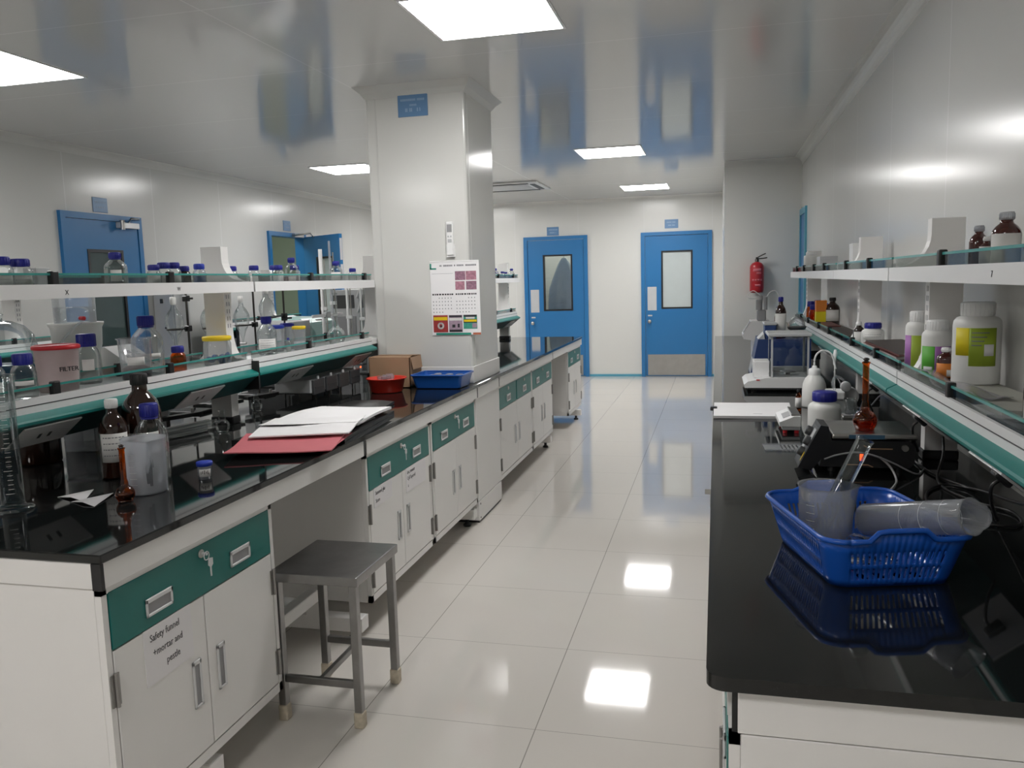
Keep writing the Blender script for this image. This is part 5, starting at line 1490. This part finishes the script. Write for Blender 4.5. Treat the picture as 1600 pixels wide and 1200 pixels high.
obj('basin', MB().lathe([(0, .0), (.08, 0), (.082, .004), (.084, .36), (.092, .39), (.096, .46), (.104, .475), (.104, .482), (.096, .482), (.09, .44), (0, .43)], n=36), 'hdpe', t)
obj('clear_top', MB().lathe([(.078, .47), (.080, .60), (.072, .620), (0, .622)], n=32), 'ppc', t)
obj('water', MB().lathe([(0, .472), (.075, .472), (.076, .545), (0, .545)], n=28), 'glass', t)
obj('tap', MB().rod((.065, -.045, .50), (.095, -.06, .50), .008), 'red', t)
obj('hose', MB().tube([(.09, -.06, .49), (.08, -.11, .46), (.05, -.17, .38), (.04, -.20, .28)], .005), 'ppc', t)
t = thing('keypad_meter', 'white meter with sloping keypad behind the clear tub', 'meter', (-2.44, 3.055, zc))
b = MB()
b.poly([(-2.36, 2.975, zc), (-2.36, 2.975, zc + .27), (-2.52, 2.975, zc + .37), (-2.54, 2.975, zc + .37), (-2.54, 2.975, zc)], (0, .17, 0))
obj('housing', b, 'white', t, w=True)
d = Vector((-.16, 0, .10)).normalized(); n = Vector((.10, 0, .16)).normalized()
b = MB()
for i in range(4):
    for j in range(3):
        p = Vector((-2.36, 3.02 + .035 * j, zc + .27)) + d * (.03 + .032 * i)
        b.poly([p, p + d * .020, p + d * .020 + Vector((0, .022, 0)), p + Vector((0, .022, 0))], n * .002)
o = obj('key_field', b, 'grey', t, w=True)
t = thing('desiccator', 'clear glass dome on a blue grey base at the near end behind the shelf', 'desiccator', (-2.61, 2.54, zc))
obj('base', MB().lathe([(0, 0), (.08, 0), (.11, .03), (.125, .33), (.13, .34), (0, .34)], n=32), 'bfold', t)
obj('dome', MB().lathe([(.128, .34), (.127, .40), (.115, .45), (.085, .485), (.045, .503), (.016, .508), (.016, .52), (.022, .53), (0, .535)], n=36), 'glass', t)
# pieces of glassware and clamps lying under the near shelf unit
t = thing('test_tube_pack', 'pack of glass tubes in silver wrap lying under the shelf', 'glassware', (-2.16, 2.92, zc))
for k in range(4): obj('tube', MB().rod((-2.20 + .03 * (k % 2), 2.80 + .012 * k, zc + .012 + .022 * (k // 2)), (-2.13 + .03 * (k % 2), 3.08 + .01 * k, zc + .012 + .022 * (k // 2)), .011), ('silver', 'glass', 'white', 'glass')[k], t, w=True)
def clamp_piece(label, x, y, rz):
    t = thing('lab_clamp', label, 'clamp', (x, y, zc), rz, 'black clamps under the shelf')
    obj('jaw', MB().poly([(-.10, -.018, .05), (.05, -.024, .05), (.10, -.016, .05), (.10, .016, .05), (.05, .024, .05), (-.10, .018, .05)], (0, 0, .016)), 'black', t)
    obj('stem', MB().rod((-.06, 0, 0), (-.06, 0, .05), .008), 'dark', t); obj('screw', MB().rod((.06, 0, .066), (.06, 0, .085), .008), 'steel', t)
    return t
clamp_piece('black clamp under the shelf beside the first post', -2.26, 3.09, 1.2)
clamp_piece('black clamp under the shelf just past the first post', -2.28, 3.46, 1.3)
clamp_piece('black clamp under the shelf before the white rack', -2.24, 3.72, 1.25)
for i, (x, y, r, h, lb) in enumerate(((-2.03, 3.05, .030, .095, 'upturned clear glass bulb under the shelf by the first post'), (-2.18, 3.36, .026, .085, 'clear glass flask just behind the first post foot'), (-2.20, 3.60, .028, .090, 'clear glass flask under the shelf between the clamps'))):
    volumetric('glass_flask', lb, x, y, zc, r, h, 'glass', neck=.4)

# ------------------------------------------------------------ bench along the far left wall
def side_bench(y0, y1, lab, labs):
    t = thing('side_worktop', lab, 'worktop', (-4.45, y0, ZW))
    obj('slab', MB().box(XL + .005, -4.02, y0, y1, ZW - .022, ZW, .002), 'granite', t, w=True)
    obj('apron', MB().box(-4.06, -4.04, y0, y1, ZW - .085, ZW - .022), 'cab', t, w=True)
    n = max(1, round((y1 - y0) / .8))
    w = (y1 - y0) / n
    for k in range(n):
        cabinet('side_cabinet', 'white cabinet under the bench along the far wall', -4.05, y0 + k * w + .005, y0 + (k + 1) * w - .005, 1, TOPC, .8, keys=False, group='cabinets along the far wall')
    return shelf_unit(labs, -4.50, 1, y0 + .02, y1 - .02, ZW, (y0 + .06, y1 - .5), (y0 + .6, y1 - .62), (), half=True, group='shelf units along the far wall')
side_bench(1.9, 5.0, 'black worktop along the far wall before the wall door', 'far wall shelf unit before the wall door with the closer')
side_bench(6.72, 8.22, 'black worktop along the far wall between the two doors', 'far wall shelf unit between the two doors')
t = thing('tall_cabinet', 'narrow white upright unit beside the wall door', 'cabinet', (-4.81, 6.56, 0))
obj('carcass', MB().box(XL + .01, -4.72, 6.46, 6.68, 0, 1.46, .004), 'lgrey', t, w=True)
obj('door', MB().box(-4.72, -4.70, 6.465, 6.675, .06, 1.44, .003), 'lgrey', t, w=True)
obj('handle', MB().box(-4.84, -4.81, 6.45, 6.46, 1.34, 1.38, .003), 'dgrey', t, w=True); obj('lock', MB().rod((-4.80, 6.46, 1.12), (-4.80, 6.454, 1.12), .010), 'black', t, w=True)
t = thing('dark_analyser', 'dark bench instrument with navy side on the far wall bench', 'instrument', (-4.2, 7.1, ZW))
obj('housing', MB().box(-4.32, -4.05, 6.80, 7.12, ZW, 1.12, .01, 2), 'black', t, w=True); obj('navy_module', MB().box(-4.32, -4.06, 7.12, 7.40, ZW, 1.10, .02, 2), 'navy', t, w=True)
obj('panel', MB().box(-4.30, -4.08, 6.795, 6.80, .90, 1.02), 'dgrey', t, w=True)
t = thing('white_analyser', 'white instrument with sloping front on the far wall bench', 'instrument', (-4.25, 7.75, ZW))
obj('housing', MB().poly([(-4.32, 7.55, ZW), (-4.32, 7.55, 1.16), (-4.25, 7.55, 1.14), (-4.08, 7.55, 1.0), (-4.08, 7.55, ZW)], (0, .34, 0)), 'white', t, w=True)
obj('screen', MB().poly([(-4.22, 7.60, 1.1165), (-4.12, 7.60, 1.034), (-4.12, 7.82, 1.034), (-4.22, 7.82, 1.1165)], (.002, 0, .002)), 'bfold', t, w=True)

# ------------------------------------------------------------ stool
SX0, SX1, SY0, SY1, SH = -1.437, -1.118, 2.345, 2.700, .52
t = thing('steel_stool', 'worn square stainless steel stool in front of the knee space', 'stool', ((SX0 + SX1) / 2, (SY0 + SY1) / 2, 0))
obj('seat', MB().box(SX0, SX1, SY0, SY1, SH - .032, SH, .003, 2), 'stool', t, w=True)
for x in (SX0 + .022, SX1 - .022):
    for y in (SY0 + .022, SY1 - .022):
        l = obj('leg', MB().box(x - .0135, x + .0135, y - .0135, y + .0135, .045, SH - .032, .002), 'stool', t, w=True)
        obj('rubber_foot', MB().box(x - .0165, x + .0165, y - .0165, y + .0165, 0, .055, .003), 'cream', l, w=True)
for y in (SY0 + .022, SY1 - .022): obj('stretcher', MB().box(SX0 + .035, SX1 - .035, y - .009, y + .009, .135, .160, .002), 'stool', t, w=True)
xm = (SX0 + SX1) / 2
obj('stretcher', MB().box(xm - .009, xm + .009, SY0 + .031, SY1 - .031, .137, .158, .002), 'stool', t, w=True)

# ------------------------------------------------------------ calendar, remote control, fire extinguisher
CX0, CX1, CZ0, CZ1 = -1.655, -1.352, 1.142, 1.578
cy = KY0 - .006
t = thing('wall_calendar', 'paper wall calendar hanging on the column, overhanging its edge', 'calendar', ((CX0 + CX1) / 2, cy, CZ0))
w, h = CX1 - CX0, CZ1 - CZ0
def R2(b, u0, u1, v0, v1, k=.0006, m=0):
    """Rectangle on the sheet in fractions, v measured down from the top."""
    b.mat(m).box(CX0 + w * u0, CX0 + w * u1, cy - .0012 - k, cy - .0012, CZ1 - h * v1, CZ1 - h * v0)
pg = obj('sheet', MB().box(CX0, CX1, cy - .0012, cy + .003, CZ0, CZ1), 'paper', t, w=True)
M['photo1'] = pbr('printed photograph, plum tones', (.30, .16, .22), .5, var=.9, vscale=70)
M['photo2'] = pbr('printed photograph, rose tones', (.42, .20, .26), .5, var=.8, vscale=60)
M['adred'] = pbr('red advertisement print', (.35, .04, .04), .5, var=.3, vscale=40)
M['adpur'] = pbr('mauve advertisement print', (.36, .26, .33), .5, var=.4, vscale=50)
M['adgrn'] = pbr('green advertisement print', (.05, .30, .22), .5, var=.5, vscale=50)
M['cgreen'] = pbr('green calendar strip', (.02, .28, .20), .5)
M['corange'] = pbr('brick orange calendar strip', (.50, .15, .08), .5)
b = MB()
R2(b, 0, .03, .03, .11, m=0); R2(b, .0, .13, .09, .11, m=0)
R2(b, .08, .80, .972, 1.0, m=0); R2(b, .84, 1.0, .972, 1.0, m=1)
obj('coloured_strips', b, ['cgreen', 'corange'], t, w=True)
b = MB()
R2(b, .51, .72, .14, .26, m=0); R2(b, .73, .94, .14, .26, m=1); R2(b, .51, .70, .275, .39, m=1); R2(b, .73, .94, .275, .39, m=0)
obj('photo_prints', b, ['photo1', 'photo2'], t, w=True)
b = MB()
R2(b, .03, .33, .73, .965, m=0); R2(b, .35, .63, .73, .965, m=1); R2(b, .65, .93, .73, .92, m=2)
R2(b, .04, .32, .755, .80, .001, m=3); R2(b, .36, .62, .77, .805, .001, m=4); R2(b, .66, .92, .795, .825, .001, m=3); R2(b, .70, .88, .76, .785, .001, m=4); R2(b, .66, .92, .73, .758, .0009, m=5); R2(b, .65, .93, .79, .838, .0008, m=5); R2(b, .36, .62, .735, .76, .0009, m=5); R2(b, .36, .62, .93, .96, .0009, m=5)
for k in range(14):
    a = k * PI / 7
    R2(b, .165 + .05 * math.cos(a), .20 + .05 * math.cos(a), .865 + .036 * math.sin(a), .885 + .036 * math.sin(a), .001, m=4)
R2(b, .17, .21, .87, .89, .0012, m=5); R2(b, .42, .48, .86, .90, .001, m=5); R2(b, .53, .57, .85, .90, .001, m=5); R2(b, .83, .92, .845, .905, .001, m=1)
obj('advert_prints', b, ['adred', 'adpur', 'adgrn', 'yellow', 'lab', 'ink'], t, w=True)
b = MB()
rnd = random.Random(3)
u = .20
while u < .92:                                   # blurred heading, too small to read
    l = rnd.uniform(.018, .035)
    if rnd.random() > .15: R2(b, u, u + l * .8, .050, .072, m=1)
    u += l
for s0 in (.03, .51):
    u = s0
    while u < s0 + .43:
        l = rnd.uniform(.03, .06); R2(b, u, u + l * .7, .438, .458, m=0); u += l
    for r in range(5):
        for c in range(7):
            if (r == 0 and c < (2 if s0 < .1 else 4)) or (r == 4 and c > (3 if s0 < .1 else 4)): continue
            R2(b, s0 + .01 + c * .061, s0 + .026 + c * .061, .49 + r * .048, .505 + r * .048, m=1)
R2(b, .03, .47, .165, .168, m=1)
o = obj('printed_figures', b, ['ink', 'inkgrey'], t, w=True); o['kind'] = 'stuff'
obj('hanger_bar', MB().box(CX0, CX1, cy - .003, cy + .003, CZ1 - .006, CZ1 + .002, .001), 'white', t, w=True)
t = thing('remote_control', 'white air conditioner remote in its holder above the calendar', 'remote control', (-1.520, KY0 - .014, 1.60))
obj('holder', MB().box(-.026, .026, -.004, .0135, 0, .075, .003, 2), 'white', t)
obj('handset', MB().box(-.021, .021, -.010, .008, .01, .205, .005, 2), 'white', t)
obj('display', MB().box(-.015, .015, -.011, -.0095, .145, .190), 'grey', t)
obj('buttons', MB().box(-.013, -.003, -.0115, -.0095, .115, .125, .002).box(.003, .013, -.0115, -.0095, .115, .125, .002).box(-.012, .012, -.0115, -.0095, .085, .105, .002), 'lgrey', t)
t = thing('fire_extinguisher', 'red fire extinguisher hung on the end wall beyond the wall bench', 'fire extinguisher', (.400, YE - .078, 1.262))
obj('cylinder', MB().lathe([(0, .004), (.052, .004), (.060, .0), (.068, .015), (.070, .03), (.070, .255), (.066, .275), (.050, .298), (.028, .308), (.022, .312)], n=32), 'red2', t)
obj('valve', MB().lathe([(.020, .308), (.020, .335), (.014, .342), (.012, .36), (0, .36)], n=20), 'dark', t)
obj('handle', MB().tube([(0, 0, .345), (.05, -.01, .345), (.10, -.012, .352)], .006).tube([(0, 0, .352), (.04, -.01, .375), (.085, -.012, .395)], .006), 'dark', t)
a = -PI / 2
lb = MB()
lb.arc(.0705, .215, .245, a - .6, a + .6); lb.arc(.0705, .19, .205, a - .1, a + .6)
for k in range(4): lb.arc(.0705, .118, .138, a - .75 + .4 * k, a - .48 + .4 * k)
lb.arc(.0705, .065, .085, a - .3, a + .5)
obj('print', lb, 'pink', t)
obj('wall_bracket', MB().box(-.03, .03, .066, .0775, .20, .29, .002), 'dgrey', t)
